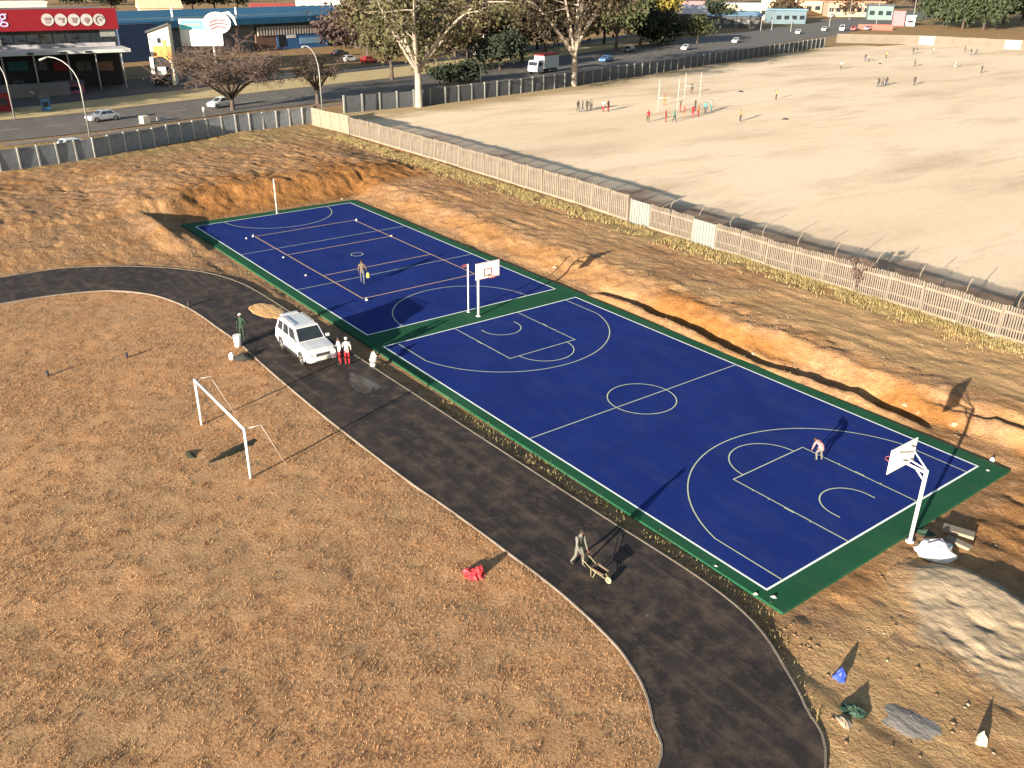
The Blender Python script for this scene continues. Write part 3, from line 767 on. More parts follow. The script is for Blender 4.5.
DENIM = mat('blue denim', (.06, .08, .14), .9, .2, 6)
PUSH = dict(chest=(.05, 0, 1.355), waist=(.01, 0, 1.12), neck=(.09, 0, 1.49), jaw=(.12, 0, 1.56), crown=(.14, 0, 1.68), shL=(.05, .17, 1.41), shR=(.05, -.17, 1.41), elL=(.09, .23, 1.10), elR=(.09, -.23, 1.10),
            wrL=(.25, .19, .80), wrR=(.25, -.19, .80), haL=(.30, .18, .70), haR=(.30, -.18, .70), knL=(.14, .10, .52), anL=(.16, .10, .085), toL=(.32, .11, .045), knR=(-.05, -.10, .50), anR=(-.28, -.10, .11), toR=(-.13, -.11, .05))
wk = on(578, 568); wy = R(8)
person('worker in grey overalls gripping a wheelbarrow on the dark track', (wk.x, wk.y, .167), wy, PUSH, GREY, GREY, .98)
# wheelbarrow: x axis forward
def wheelbarrow(loc, rz):
    t = thing('wheelbarrow', 'small yellow-wheeled wheelbarrow held by the worker on the track', 'wheelbarrow', loc, rz, None, .66)
    STRAW = mat('worn yellow paint', (.30, .26, .14), .6, .25, 4)
    b = MB(); o_ = [(-.38, .30, .68), (.50, .24, .62), (.50, -.24, .62), (-.38, -.30, .68)]; i_ = [(-.20, .2, .40), (.34, .15, .40), (.34, -.15, .40), (-.20, -.2, .40)]
    o2 = [(x*.96, y*.95, z) for x, y, z in o_]; i2 = [(x*.94, y*.94, z+.02) for x, y, z in i_]
    b.loft([i_, o_, o2, i2], 0, True); b.build('tray', mat('rusty tray steel', (.10, .07, .05), .7, .35, 4), t)
    for s in (-1, 1):
        MB().tube([(.66, s*.07, .2), (.3, s*.17, .37), (-.38, s*.25, .52), (-.95, s*.27, .80), (-1.05, s*.27, .81)], .02, 7).build('handle', STRAW, t, True)
        MB().tube([(-.1, s*.21, .46), (-.25, s*.23, .02), (-.4, s*.23, .02), (-.42, s*.25, .5)], .018, 6).build('leg', STRAW, t, True)
    w = bpy.data.objects.new('wheel', None); COL.objects.link(w); w.parent = t; w.location = (.66, 0, .2)
    MB().loft([[(q*math.cos(a), d, q*math.sin(a)) for q, d in ((.12, -.04), (.19, -.045), (.2, 0), (.19, .045), (.12, .04))] for a in np.linspace(0, 2*PI, 19)], 0, False).build('tyre', mat('yellowed rubber', (.34, .31, .17), .8), w, True)
    MB().tube([(0, -.03, 0), (0, .03, 0)], .12, 14).tube([(0, -.1, 0), (0, .1, 0)], .02, 8).build('rim', STRAW, w)
wf = Vector((math.cos(wy), math.sin(wy), 0))
wheelbarrow((wk.x+wf.x*1.02, wk.y+wf.y*1.02, .167), wy)
p = on(340.5, 366)
person('person in white top and red trousers beside the white car, left of the pair', (p.x, p.y, .167), R(-100), dict(elR=(.06, -.24, 1.15), wrR=(.22, -.12, 1.12), haR=(.28, -.06, 1.13)), WHC, REDC, .95, group='pair in white and red by the car')
p = on(348, 366.5)
person('person in white cap, white top and red trousers, right of the pair by the car', (p.x, p.y, .167), R(160), dict(elL=(.05, .24, 1.14), wrL=(.2, .15, 1.02), haL=(.27, .12, 1.0)), WHC, REDC, .95, cap=M_WHITE, group='pair in white and red by the car')
p = on(243.5, 343)
person('man in dark green overalls standing behind a white bucket at the track edge', (p.x, p.y, .167), R(-40), dict(elL=(.02, .27, 1.16), wrL=(.16, .2, 1.0), haL=(.22, .17, .96)), GRNC, GRNC, 1.02, cap=mat('pale cap', (.55, .54, .48)))
p = at(363, 284, .07)
khaki = person('man in khaki walking across the far blue court', (p.x, p.y, .068), R(150), dict(knL=(.16, .1, .52), anL=(.2, .1, .09), toL=(.37, .11, .05), knR=(-.06, -.1, .5), anR=(-.26, -.1, .12), toR=(-.12, -.11, .05), elR=(.0, -.27, 1.14), wrR=(.13, -.3, .95), haR=(.18, -.3, .88)), KHAKI, mat('grey trousers', (.07, .075, .10), .9, .2, 6), 1.02)
th = thing('jerry_can', 'yellow jerry can carried by the man in khaki', 'jerry can', (p.x+.06, p.y+.40, .50), R(150))
MB().box((0, 0, .17), (.3, .19, .34), top=.92).build('body', mat('yellow plastic', (.55, .45, .08), .5), th, bevel=.03)
MB().tube([(-.1, 0, .33), (-.08, 0, .4), (.06, 0, .4), (.08, 0, .33)], .016, 6).tube([(.12, 0, .33), (.12, 0, .37)], .03, 8).build('handle', mat('yellow plastic', (.55, .45, .08)), th, True)
BEND = dict(pelvis=(-.18, 0, .82), waist=(-.06, 0, .95), chest=(.17, 0, 1.04), neck=(.31, 0, 1.06), jaw=(.37, 0, 1.02), crown=(.49, 0, 1.02), shL=(.2, .17, 1.04), shR=(.2, -.17, 1.04), elL=(.25, .23, .76), elR=(.25, -.23, .76),
            wrL=(.34, .2, .52), wrR=(.34, -.2, .52), haL=(.37, .19, .44), haR=(.37, -.19, .44), hipL=(-.17, .1, .78), hipR=(-.17, -.1, .78), knL=(.06, .15, .46), knR=(.02, -.15, .46), anL=(-.06, .14, .085), anR=(-.12, -.14, .085), toL=(.1, .17, .045), toR=(.04, -.17, .045))
p = at(818, 460, .07)
person('person in pale pink top and grey trousers bending over at the free throw line', (p.x, p.y, .068), R(165), BEND, PINK, LGREY, .86)

# ------------------------------------------------------------------ things near the track
def bucket(label, p, r, h_, rz=0.):
    t = thing('bucket', label, 'bucket', p, rz, 'white buckets')
    MB().tube([(0, 0, 0), (0, 0, h_)], [r*.85, r], 14).build('tub', M_WHITE, t, True)
    MB().tube([(0, 0, h_), (0, 0, h_+.03)], r*1.05, 14).build('lid', M_WHITE, t)
    MB().tube([(r*1.02*math.cos(a), -.02-.12*math.sin(a), h_*.85-r*.6*math.sin(a)) for a in np.linspace(0, PI, 9)], .007, 5).build('handle', M_STEEL, t, True)
p = at(243.2, 344.5, .17); bucket('tall white bucket at the feet of the man in green', (p.x+.08, p.y-.34, .167), .22, .68)
p = at(374, 367.5, .1); bucket('white bucket standing at the court-side kerb of the track, right of the pair', (p.x-.1, p.y+.02, .167), .2, .42)
p = at(373, 361, .3); small('white_bag', 'crumpled white bag on the lid of the kerbside bucket', 'bag', (p.x-.1, p.y+.1, .56), crumple((.19, .17), .26, 5), M_WHITE)
p = on(237, 359)
small('black_bag', 'slumped black bag in the grass beside the man in green', 'bag', (p.x+.2, p.y+.3, p.z), crumple((.62, .42), .42, 9), M_BLACK, None, .9, True)
small('white_jug', 'white jug leaning on the slumped black bag', 'jug', (p.x-.12, p.y-.25, p.z), MB().tube([(0, 0, 0), (0, 0, .3), (.02, 0, .36), (.03, 0, .44)], [.15, .16, .1, .04], 12), M_WHITE, None, 0, True)
p = on(474, 575); RS = mat('red plastic sheet', (.42, .035, .045), .5, .3, 3, .5, 9)
b = crumple((.40, .34), .26, 21, 18, 6); b.blob((.1, .16, .2), (.18, .15, .14), 9, 6, 0, .25, 3); b.blob((-.16, -.13, .1), (.18, .2, .14), 9, 6, 0, .3, 4)
b.add([(-.06, .3, .0), (.22, .28, .0), (.18, .25, .4), (.0, .26, .34)], [(0, 1, 2, 3)])
small('red_sheet', 'crumpled red plastic sheet dumped on the dry grass by the track', 'sheet', (p.x, p.y, p.z), b, RS)
p = on(228, 451); CLOTH_SHADOW = mat('dark cloth and cast shadow', (.02, .022, .014), .95, .3, 9, .5, 20)  # dark tone shared by the cloth and the painted shadow patch
p = on(190, 455); small('dark_cloth', 'small dark cloth with a pale edge beside the dark shadow patch', 'cloth', (p.x, p.y, p.z), crumple((.42, .16), .16, 31), CLOTH_SHADOW, None, .2, True)
for u, v, lb, hh in [(127, 358, 'black stub post in the dry grass midway to the track bend', .30), (48, 376, 'black stub post in the dry grass at the far left', .28), (189, 308, 'black stub post at the inner edge of the track bend', .42)]:
    p = on(u, v); b = MB().tube([(0, 0, -.05), (0, 0, hh)], .075, 10).tube([(0, 0, hh), (0, 0, hh+.06)], [.10, .03], 10)
    small('stub_post', lb, 'post', (p.x, p.y, p.z), b, M_DARK, 'stub posts in the grass')
p = on(213, 307)
# sand spill on the track behind the car
def heap(name, label, cat, c, rx, ry, h_, rz, m, seed, n=60, sharp=1.3, group=None, noise=.25, wobf=.25):
    xs = np.linspace(-1.25, 1.25, n); A, B_ = np.meshgrid(xs, xs, indexing='ij'); rr_ = np.sqrt(A*A+B_*B_)
    rad = 1+wobf*fbm(A*1.3+seed, B_*1.3, seed, 3)
    q = np.clip(1-(rr_/rad)**2, -1, 1); hz = h_*np.sign(q)*np.abs(q)**sharp
    hz = np.where(q > 0, hz*(1+noise*2*fbm(A*2.2, B_*2.2, seed+9, 4))+.06*h_*fbm(A*9, B_*9, seed+3, 3)*np.sqrt(np.clip(q, 0, 1)), -.25)
    ca, sa = math.cos(rz), math.sin(rz); gx = A*rx; gy = B_*ry
    v = np.stack([(gx*ca-gy*sa).ravel(), (gx*sa+gy*ca).ravel(), hz.ravel()], 1); k = np.arange(n*n).reshape(n, n)
    qd = np.stack([k[:-1, :-1], k[1:, :-1], k[1:, 1:], k[:-1, 1:]], -1).reshape(-1, 4)
    keep = (hz.ravel()[qd] > -.2).any(1)
    o = np_mesh(name, v, qd[keep], m); o.location = c
    return tag(o, label, cat, group)
def mat_sand(nm, lo, mid, hi, rim=False):
    m, noise, ramp, mix, math_, attr, bump, out, _ = graph(nm)
    st = noise(1.2, 5, .65, (.6, 1.6, 1, .5)); fi = noise(14, 5, .7)
    c = ramp(st, (.28, lo), (.5, mid), (.72, hi))
    if rim:
        z, _a = attr('soil'); n9 = noise(2.2, 5, .75); c = mix(ramp(math_('ADD', z[0], math_('SUBTRACT', n9, .5)), (.3, 0.), (.65, 1.)), c, ramp(fi, (.3, (.20, .12, .06)), (.7, (.42, .27, .145))))
    c = mix(.4, c, mix(1., c, ramp(fi, (.3, (.7, .68, .66)), (.7, (1.1, 1.1, 1.1))), 'MULTIPLY'))
    p = bump(st, .6, .15); bump(fi, .6, .04, p); out(c); return m
SAND = mat_sand('pale sand', (.21, .16, .105), (.30, .235, .16), (.37, .30, .215), True); OSAND = mat_sand('orange sand', (.42, .24, .10), (.56, .34, .15), (.62, .40, .2)); GSAND = mat_sand('grey stone dust', (.16, .145, .13), (.22, .20, .18), (.27, .245, .22))
p = on(228, 451); heap('goal_shadow', 'dark patch shaped as a long cast shadow before the goal', 'shadow patch', (p.x+.25, p.y, p.z-.01), .34, 1.55, .07, .31, CLOTH_SHADOW, 8, 60, .7, None, .5, .9)  # low dark heap standing in for a cast shadow on the grass
p = at(268, 311, .17); heap('sand_patch', 'thin spill of orange sand across the track behind the white car', 'sand', (p.x, p.y, .15), 1.75, .95, .08, .1, OSAND, 3, 60, .8, None, .25, 1.0)
p = at(362, 381, .17); heap('dust_patch', 'thin grey spill of cement dust on the track in front of the pair', 'dust', (p.x, p.y, .157), 1.5, .8, .014, -.3, mat_sand('cement dust', (.045, .038, .036), (.075, .066, .062), (.15, .137, .128)), 5, 70, .6, None, .25, 2.2)
def sand_heap():
    n = 150; A, B_ = np.meshgrid(np.linspace(-1.2, 1.2, n), np.linspace(-1.2, 1.2, n), indexing='ij')
    lat = ss((1.02-np.abs(A+.12*np.sin(B_*3)))/.55); t_ = (B_+1)/2+.07*np.sin(A*4+.6)+.12*fbm(A*2, B_*2, 3, 3)
    hz = .55*np.clip(ss(t_/.95), 0, 1)**1.25*lat*ss((1.0-t_)/.17)
    hz = hz+.06*fbm(A*7, B_*7, 5, 4)*lat+.03*fbm(A*19, B_*15, 6, 3)*lat
    for da, db, dr, dd in ((-.35, .12, .10, .16), (-.22, .05, .13, .22), (-.05, .22, .07, .14), (.05, -.1, .08, .15), (.12, -.02, .06, .13), (.28, .30, .08, .16), (-.5, .3, .06, .1), (.4, .05, .12, .14), (-.1, -.3, .09, .1), (.02, -.42, .06, .09), (.33, -.3, .1, .1)):
        hz = hz-.5*dd*np.exp(-(((A-da)*1.1)**2+((B_-db)*1.5+.3*(A-da))**2)/dr**2)*lat*(1+1.5*fbm(A*8, B_*8, 15, 2))
    tr_ = np.abs(((np.sqrt((A-.9)**2+(B_+.1)**2)*9) % 1)-.5); hz = hz-.010*ss((.3-tr_)/.2)*ss((-.25-A)/.2)*lat
    hz = np.where((lat <= .02) | (t_ < -.02) | (t_ > 1.0), -.3, hz)
    rz, rx, ry = .31, 4.3, 3.0; ca, sa = math.cos(rz), math.sin(rz); gx = A*rx; gy = B_*ry
    x_, y_ = gx*ca-gy*sa+35.0, gx*sa+gy*ca+4.4
    v = np.stack([x_.ravel(), y_.ravel(), (hz+Z(x_, y_)*np.clip(1-hz*1.5, 0, 1)+.012).ravel()], 1); k = np.arange(n*n).reshape(n, n)
    q = np.stack([k[:-1, :-1], k[1:, :-1], k[1:, 1:], k[:-1, 1:]], -1).reshape(-1, 4); q = q[(hz.ravel()[q] > -.2).all(1)]
    used, inv = np.unique(q.ravel(), return_inverse=True)
    o = np_mesh('sand_heap', v[used], inv.reshape(-1, 4), SAND)
    rim = np.clip(1-np.minimum(t_*3.2, lat*1.25), 0, 1).ravel()[used]; a = o.data.color_attributes.new('soil', 'FLOAT_COLOR', 'POINT')
    a.data.foreach_set('color', np.stack([rim, 0*rim, 0*rim, 1+0*rim], 1).astype(np.float32).ravel())
    tag(o, 'large pale sand heap with dents and tyre tracks at the right edge', 'sand')
sand_heap()
p = on(908, 722); heap('stone_dust_heap', 'low flat heap of grey stone dust near the track', 'stone dust', (p.x, p.y, p.z-.02), 1.0, .74, .085, .25, GSAND, 17, 50, .6, None, .2, .7)
# bags and debris
p = on(840, 678); BLU = mat('blue plastic bag', (.03, .06, .35), .5, .2, 4, .4, 8)
small('blue_bag', 'small blue plastic bag on the bare soil right of the track', 'bag', (p.x, p.y, p.z), crumple((.22, .2), .42, 41, 10, 4), BLU, None, .3)
p = on(981, 742); small('white_stone', 'pointed white stone standing on soil at the bottom right', 'stone', (p.x, p.y, p.z-.03), crumple((.2, .17), .42, 43, 9, 4), mat('white stone', (.40, .37, .30), .9, .15, 5), None, .3)
p = on(853, 712); small('dark_sack', 'dark green sack slumped in the weeds by the kerb', 'sack', (p.x, p.y, p.z-.02), crumple((.42, .3), .3, 47, 14, 5), mat('dark green sack', (.02, .045, .03), .7, .3, 6, .4, 10), None, .6)
p = on(844, 722); small('flat_stone', 'flat pale stone beside the dark green sack', 'stone', (p.x, p.y, p.z-.03), crumple((.36, .22), .16, 48, 11, 3), mat('pale stone', (.27, .22, .16), .9, .2, 5), None, -.5)
p = on(934, 556)
t = thing('white_sack', 'white plastic sack with folded creases beside the hoop post', 'sack', (p.x+.0, p.y+.1, p.z+.02), .5)
rings = []
for i in range(7):
    a = i/6; rings.append([(.75*math.cos(q)*(1-.35*a)*(1+.12*math.sin(5*q+i)), .55*math.sin(q)*(1-.3*a)*(1+.1*math.cos(4*q+i*2)), .5*a-.02+.05*math.sin(3*q+i)) for q in np.linspace(0, 2*PI, 25)[:-1]])
MB().loft(rings).build('sack', M_WHITE, t, True)
MB().tube([(-.35, -.2, .45), (0, .0, .55), (.35, .12, .47)], [.07, .12, .05], 7).tube([(-.3, .2, .45), (.1, .25, .53), (.3, -.15, .48)], [.05, .1, .05], 7).build('fold', mat('grey white plastic', (.42, .41, .46), .5), t, True)
p = on(915, 532); small('dark_sack', 'dark green sack lying behind the hoop post foot', 'sack', (p.x+.35, p.y+.25, p.z-.02), crumple((.55, .3), .22, 49, 12, 4), mat('dark green sack', (.02, .045, .03)), None, .2)
for i, (u, v, l, w, hh, rz, lb) in enumerate([(958, 534, 1.15, .45, .16, .35, 'upper pale concrete slab lying on the soil beside the white sack'), (958, 545, .95, .32, .14, .05, 'lower pale concrete slab half under the upper slab')]):
    p = on(u, v); small('concrete_slab', lb, 'slab', (p.x, p.y, p.z+.03), MB().box((0, 0, hh/2), (l, w, hh)), mat('pale tan concrete rail', (.56, .47, .36)), 'concrete slabs by the hoop', rz)
p = on(992, 461); small('white_stone', 'lone white stone just off the far right slab corner', 'stone', (p.x, p.y, p.z-.02), crumple((.14, .12), .24, 51, 9, 4), M_WHITE)
for u, v, lb, sz in [(905, 404, 'pale rubble lump above the trench near the right hoop', .35), (955, 424, 'heap of pale broken stones at the trench end', .5), (919, 411, 'whitish stone on the trench lip', .22), (753, 353, 'pale clump of dry weeds at the trench beside the halfway line', .4), (555, 267, 'pale boulder on the bank above the far court corner', .45), (342, 199, 'white rubble lump at the far court corner', .5)]:
    p = on(u, v); small('rubble_lump', lb, 'rubble', (p.x, p.y, p.z-.06), crumple((sz*.5, sz*.34), sz*.36, int(u), 11, 4), mat('pale rubble', (.30, .23, .155), .9, .25, 4, .4, 9), None, .4)
# ------------------------------------------------------------------ fences
G1 = 1.0
def along(P, step):
    P = [Vector((p[0], p[1], 0)) for p in P]; out = []; L = [0]
    for a, b in zip(P, P[1:]): L.append(L[-1]+(b-a).length)
    n = max(1, round(L[-1]/step))
    for i in range(n+1):
        s = L[-1]*i/n; k = min(max(j for j in range(len(P)) if L[j] <= s+1e-6), len(P)-2)
        out.append(P[k].lerp(P[k+1], (s-L[k])/(L[k+1]-L[k])))
    return out
def fence(name, label, P, step, h_, pm, fm, thick=.07, postw=.16, posth=None, group=None, skew=.05, mesh_panel=None, special=None, zoff=0., spu=()):
    pts = along(P, step); o = thing(name, label, 'fence', (pts[0].x, pts[0].y, zat(pts[0].x, pts[0].y)+zoff), 0, group); O = o.location.copy()
    ph = posth or h_+.08
    pme = MB().box((0, 0, ph/2-.2), (postw, postw*1.05, ph+.4)).mesh('post', pm)
    cache = {}
    mu = [512+CF*((p_+q_)/2-CP).dot(RT)/((p_+q_)/2-CP).dot(fw) for p_, q_ in zip(pts, pts[1:])]
    sel = {min(range(len(mu)), key=lambda k: abs(mu[k]-w)) for w in spu}
    rr = random.Random(len(pts))
    for i, p in enumerate(pts):
        z = zat(p.x, p.y)+zoff; a = math.atan2(*((pts[min(i+1, len(pts)-1)]-pts[max(i-1, 0)]).yx))
        q = put('post', pme, o, (p.x-O.x, p.y-O.y, z-O.z), a); q.rotation_euler = (rr.uniform(-skew, skew)*.6, rr.uniform(-skew, skew)*.5, a)
        if i < len(pts)-1:
            n = pts[i+1]; d = n-p; z2 = zat(n.x, n.y)+zoff; m = (p+n)/2; a2 = math.atan2(d.y, d.x); key = round(d.length, 1)
            if (special and i in special) or i in sel:
                wb = MB().box((0, .03, h_/2), (d.length-postw, thick*.6, h_*.98)); ns = max(5, int(d.length/.3))
                for k in range(ns if not spu else 0): wb.box((-d.length/2+(k+.5)*d.length/ns, -.03, h_/2), (d.length/ns*.6, .06, h_*1.03))
                q = put('white_panel', wb.mesh('white_panel', M_PALE), o, (m.x-O.x, m.y-O.y, min(z, z2)-O.z), a2); q['label'] = 'pale sheet panel'
                continue
            if key not in cache: cache[key] = mesh_panel(d.length-postw*.9, h_) if mesh_panel else MB().box((0, 0, h_/2-.15), (d.length-postw*.9, thick, h_+.3)).mesh('panel', fm)
            q = put('panel', cache[key], o, (m.x-O.x, m.y-O.y, (z+z2)/2-O.z+rr.uniform(-.04, .04)), a2)
            q.rotation_euler = (rr.uniform(-skew, skew)*.3, -math.atan2(z2-z, d.length), a2)
    return o
def palisade(l, h_):
    b = MB(); n = max(3, int(l/.155)); rr = random.Random(int(l*100))
    b.box((0, 0, .06), (l, .14, .34), mi=1); b.box((0, 0, h_*.84), (l, .07, .16), mi=1); b.box((0, .02, h_*.35), (l, .05, .09), mi=1)
    for i in range(n):
        x0 = -l/2+(i+.5)*l/n; hh = h_*(1.04+rr.uniform(-.02, .03)); b.box((x0+rr.uniform(-.01, .01), -.03, hh/2), (l/n*.52, .045, hh), rr.uniform(-.06, .06))
    return b.mesh('panel', [M_TAN, M_TAN2])
def palisade_tight(l, h_):
    b = MB(); n = max(3, int(l/.24)); rr = random.Random(int(l*70)); b.box((0, 0, .05), (l, .14, .3), mi=1); b.box((0, .03, h_*.93), (l, .07, .18), mi=1); b.box((0, .03, h_*.4), (l, .05, .1), mi=1)
    for i in range(n):
        x0 = -l/2+(i+.5)*l/n; b.box((x0, -.03, h_/2), (l/n*.6, .05, h_*(1+rr.uniform(-.02, .04))*(0.55 if rr.random() < .012 else 1)), rr.uniform(-.05, .05))
    return b.mesh('panel', [M_TAN, M_TAN2])
fence('panel_fence', 'grey panel fence with pale posts along the road on the left', [(-60.9, -16), (-61.7, -10), (-64.3, .3), (-67.4, 7.5), (-70.1, 13.5), (-72.0, 23), (-73.2, 30.6)], 2.02, 2.1, M_POST, M_PANEL, .06, .17, 2.2)
fence('corner_wall', 'short cream wall bent at the corner where the fences meet', [(-73.3, 30.8), (-71.2, 29.2), (-66.0, 29.9), (-62.0, 30.0)], 2.6, 2.3, M_TAN2, M_TAN2, .12, .2, 2.32)
fence('palisade_fence', 'tight tan concrete palisade fence, close slatted left stretch beside the field', [(-61.6, 30.05), (-40, 30.2), (-18, 29.85), (-10.2, 29.45)], 2.5, 2.2, M_TAN, M_TAN, .1, .16, 2.3, 'palisade fences', .07, palisade_tight, None, 0)
fence('palisade_fence', 'open slatted tan palisade fence, right stretch with gaps between the slats', [(-9.9, 29.4), (-1.6, 29.05), (8, 28.9), (23.3, 28.8), (34, 28.6), (46, 28.4)], 2.45, 1.95, M_TAN, M_TAN, .1, .1, 2.05, 'palisade fences', .07, palisade, {0, 3}, 0)
# thin inner posts leaning over the palisade
for i in range(12):
    x0 = -6+i*3.1
    o = small('bracket_post', 'thin leaning steel bracket behind the open palisade fence', 'post', (x0, 30.1, zat(x0, 30.1)), MB().tube([(0, 0, -.1), (0, 0, 2.05), (.02, .35, 2.5)], .028, 6), M_TAN2, 'steel brackets behind the palisade')
M_FSHADE = mat('shade darkened panel', (.075, .08, .09), .9, .35, .4, .3, 6); M_FP = mat('grey fence post', (.20, .20, .19), .9, .25, 2)  # tree shade over the field fence is put into its dark panel colour
fence('field_fence', 'long grey panel fence between the sandy field and the road', F3, 3.0, 2.3, M_FP, M_FSHADE, .08, .24, 2.5, None, .04)
M_BW = mat('tan rear wall', (.15, .125, .10), .9, .25, .15, .2, 3)
fence('rear_wall', 'low tan wall at the far side of the sandy field with two white panels', BW, 4.6, 2.5, M_BW, M_BW, .15, .3, 2.6, None, 0., None, None, 0, (926, 1011))
def scrawl():
    p = hit(76, 139, (-63.5, -2, 1), (1, -.25, 0)); b = MB()
    for k in range(16):
        a = Vector((0, k*.16-1.2, .25*math.sin(k*2.3))); b.tube([a, a+Vector((0, .1, .28*math.cos(k*1.9)))], .03, 4)
    return p, b

# ------------------------------------------------------------------ roads
zR = G1+.02
def px(L, z=G1): return [tuple(at(u, v, z)[:2]) for u, v in L]
near = [(-76, -60), (-79.5, -25), (-80.7, -7), (-82, 4.6), (-86, 19), (-88.5, 30), (-90.5, 42), (-91.5, 55), (-94, 75), (-98, 95), (-106, 125), (-120, 170), (-134, 212), (-150, 262), (-185, 370), (-240, 540), (-300, 720)]
far_ = [(-340, 720), (-276, 540), (-220, 370), (-181, 262), (-166, 212), (-150, 170), (-134, 125), (-124, 95), (-117, 75), (-112, 55), (-109, 42), (-106, 30), (-103, 19), (-99, 4.6), (-98, -7), (-97, -25), (-95, -60)]
near = catmull(near, 3, False); far_ = catmull(far_, 3, False)
road = flat('road', near+far_, zR+.03, M_ROAD)
tag(strip(near, .25, zR+.11).build('kerb', M_KERB), kind='structure'); tag(strip(far_, .25, zR+.11).build('kerb', M_KERB), kind='structure')
mid = [((a[0]+b_[0])/2, (a[1]+b_[1])/2) for a, b_ in zip(near, far_[::-1])]
b = MB()
for a, c in zip(along(mid, 3)[::2], along(mid, 3)[1::2]):
    q = strip([a, c], .16, zR+.036); b.add(q.v, q.f)
tag(b.build('road_marking', M_LINE3), kind='structure')
flat('pavement', [(p[0]+1.2, p[1]) for p in near[6:40]]+[(p[0]+3.4, p[1]) for p in near[6:40]][::-1], zR+.02, M_KERB)
M_VERGE = mat('dry verge grass', (.36, .27, .13), .95, .3, .5, .4, 5, col2=(.46, .36, .18), space='world')
f2 = far_[::-1]
flat('verge', [(p[0]-.4, p[1]) for p in f2[6:34]]+[(p[0]-12-.03*max(p[1], 0), p[1]) for p in f2[6:34]][::-1], zR+.015, M_VERGE)
flat('service_road', [(p[0]-12.5-.03*max(p[1], 0), p[1]) for p in f2[4:40]]+[(p[0]-34+min(15, max(p[1]-25, 0)*.5)-.03*max(p[1], 0), p[1]) for p in f2[4:40]][::-1], zR+.01, M_YARD)

# ------------------------------------------------------------------ buildings
def frame(p, n):
    """local axes of a facade through p facing n: returns matrix with x to the right, y inward, z up"""
    n = Vector((n[0], n[1], 0)).normalized(); xr = Vector((-n.y, n.x, 0))
    if xr.dot(RT) < 0: xr = -xr
    return Vector(p), xr, -n
class Facade:
    def __init__(s, name, label, cat, u, v, n, z=G1, p=None, group=None):
        s.p, s.x, s.y = frame(at(u, v, z) if p is None else p, n); s.p.z = z; s.n = -s.y
        s.o = bpy.data.objects.new(name, None); COL.objects.link(s.o)
        m = Matrix((s.x, s.y, Vector((0, 0, 1)))).transposed().to_4x4(); m.translation = s.p; s.o.matrix_world = m; tag(s.o, label, cat, group)
    def q(s, u, v, d=0.):
        """pixel -> local (x, z) on the plane d metres behind the facade"""
        h_ = hit(u, v, s.p+s.y*d, s.n)-s.p; return h_.dot(s.x), h_.z
    def rect(s, u0, v0, u1, v1, d=0.):
        um, vm = (u0+u1)/2, (v0+v1)/2
        a = s.q(u0, vm, d)[0]; b = s.q(u1, vm, d)[0]; return a, b, s.q(um, v1, d)[1], s.q(um, v0, d)[1]
    def box(s, nm, u0, v0, u1, v1, m, d=0., t=.3, ground=False, parent=None, bevel=0.):
        a, b, c, e = s.rect(u0, v0, u1, v1, d)
        if ground: c = -.3
        return MB().box(((a+b)/2, d+t/2, (c+e)/2), (abs(b-a), t, abs(e-c))).build(nm, m, parent or s.o, bevel=bevel)
NV = mat('navy cladding', (.02, .035, .075), .6, .2, .5); BROOF = mat('blue metal roof', (.02, .085, .16), .45, .12, .4); BROOF2 = mat('pale blue roof sheet', (.15, .25, .33), .5, .12, .4)
GREYW = mat('grey wall', (.14, .135, .13), .85, .15, .3); DKW = mat('dark shop interior', (.02, .021, .024), .8, .3, .4); WSH = mat('white canopy sheet', (.45, .45, .44), .6, .1, .3)
RROOF = mat('red roof sheet', (.30, .06, .05), .7, .2, .4); BRN = mat('brown brick wall', (.17, .10, .075), .9, .25, .4); ORW = mat('orange plaster', (.58, .24, .08), .85, .12, .3)
TEAL = mat('teal paint', (.015, .09, .11), .6, .15, .3); CYAN = mat('bright cyan paint', (.10, .55, .62), .5, .08, .4)
PINKW = mat('pink hoarding', (.42, .13, .15), .7, .08, .3); LIME = mat('lime paint', (.15, .19, .03), .7, .1, .4); SKYB = mat('sky blue panel', (.045, .13, .30), .6, .12, .4); DKROOF = mat('dark grey roof', (.07, .07, .075), .8, .2, .3); TILE = mat('clay tile roof', (.34, .17, .10), .9, .25, .5)
NX = (.985, -.17)
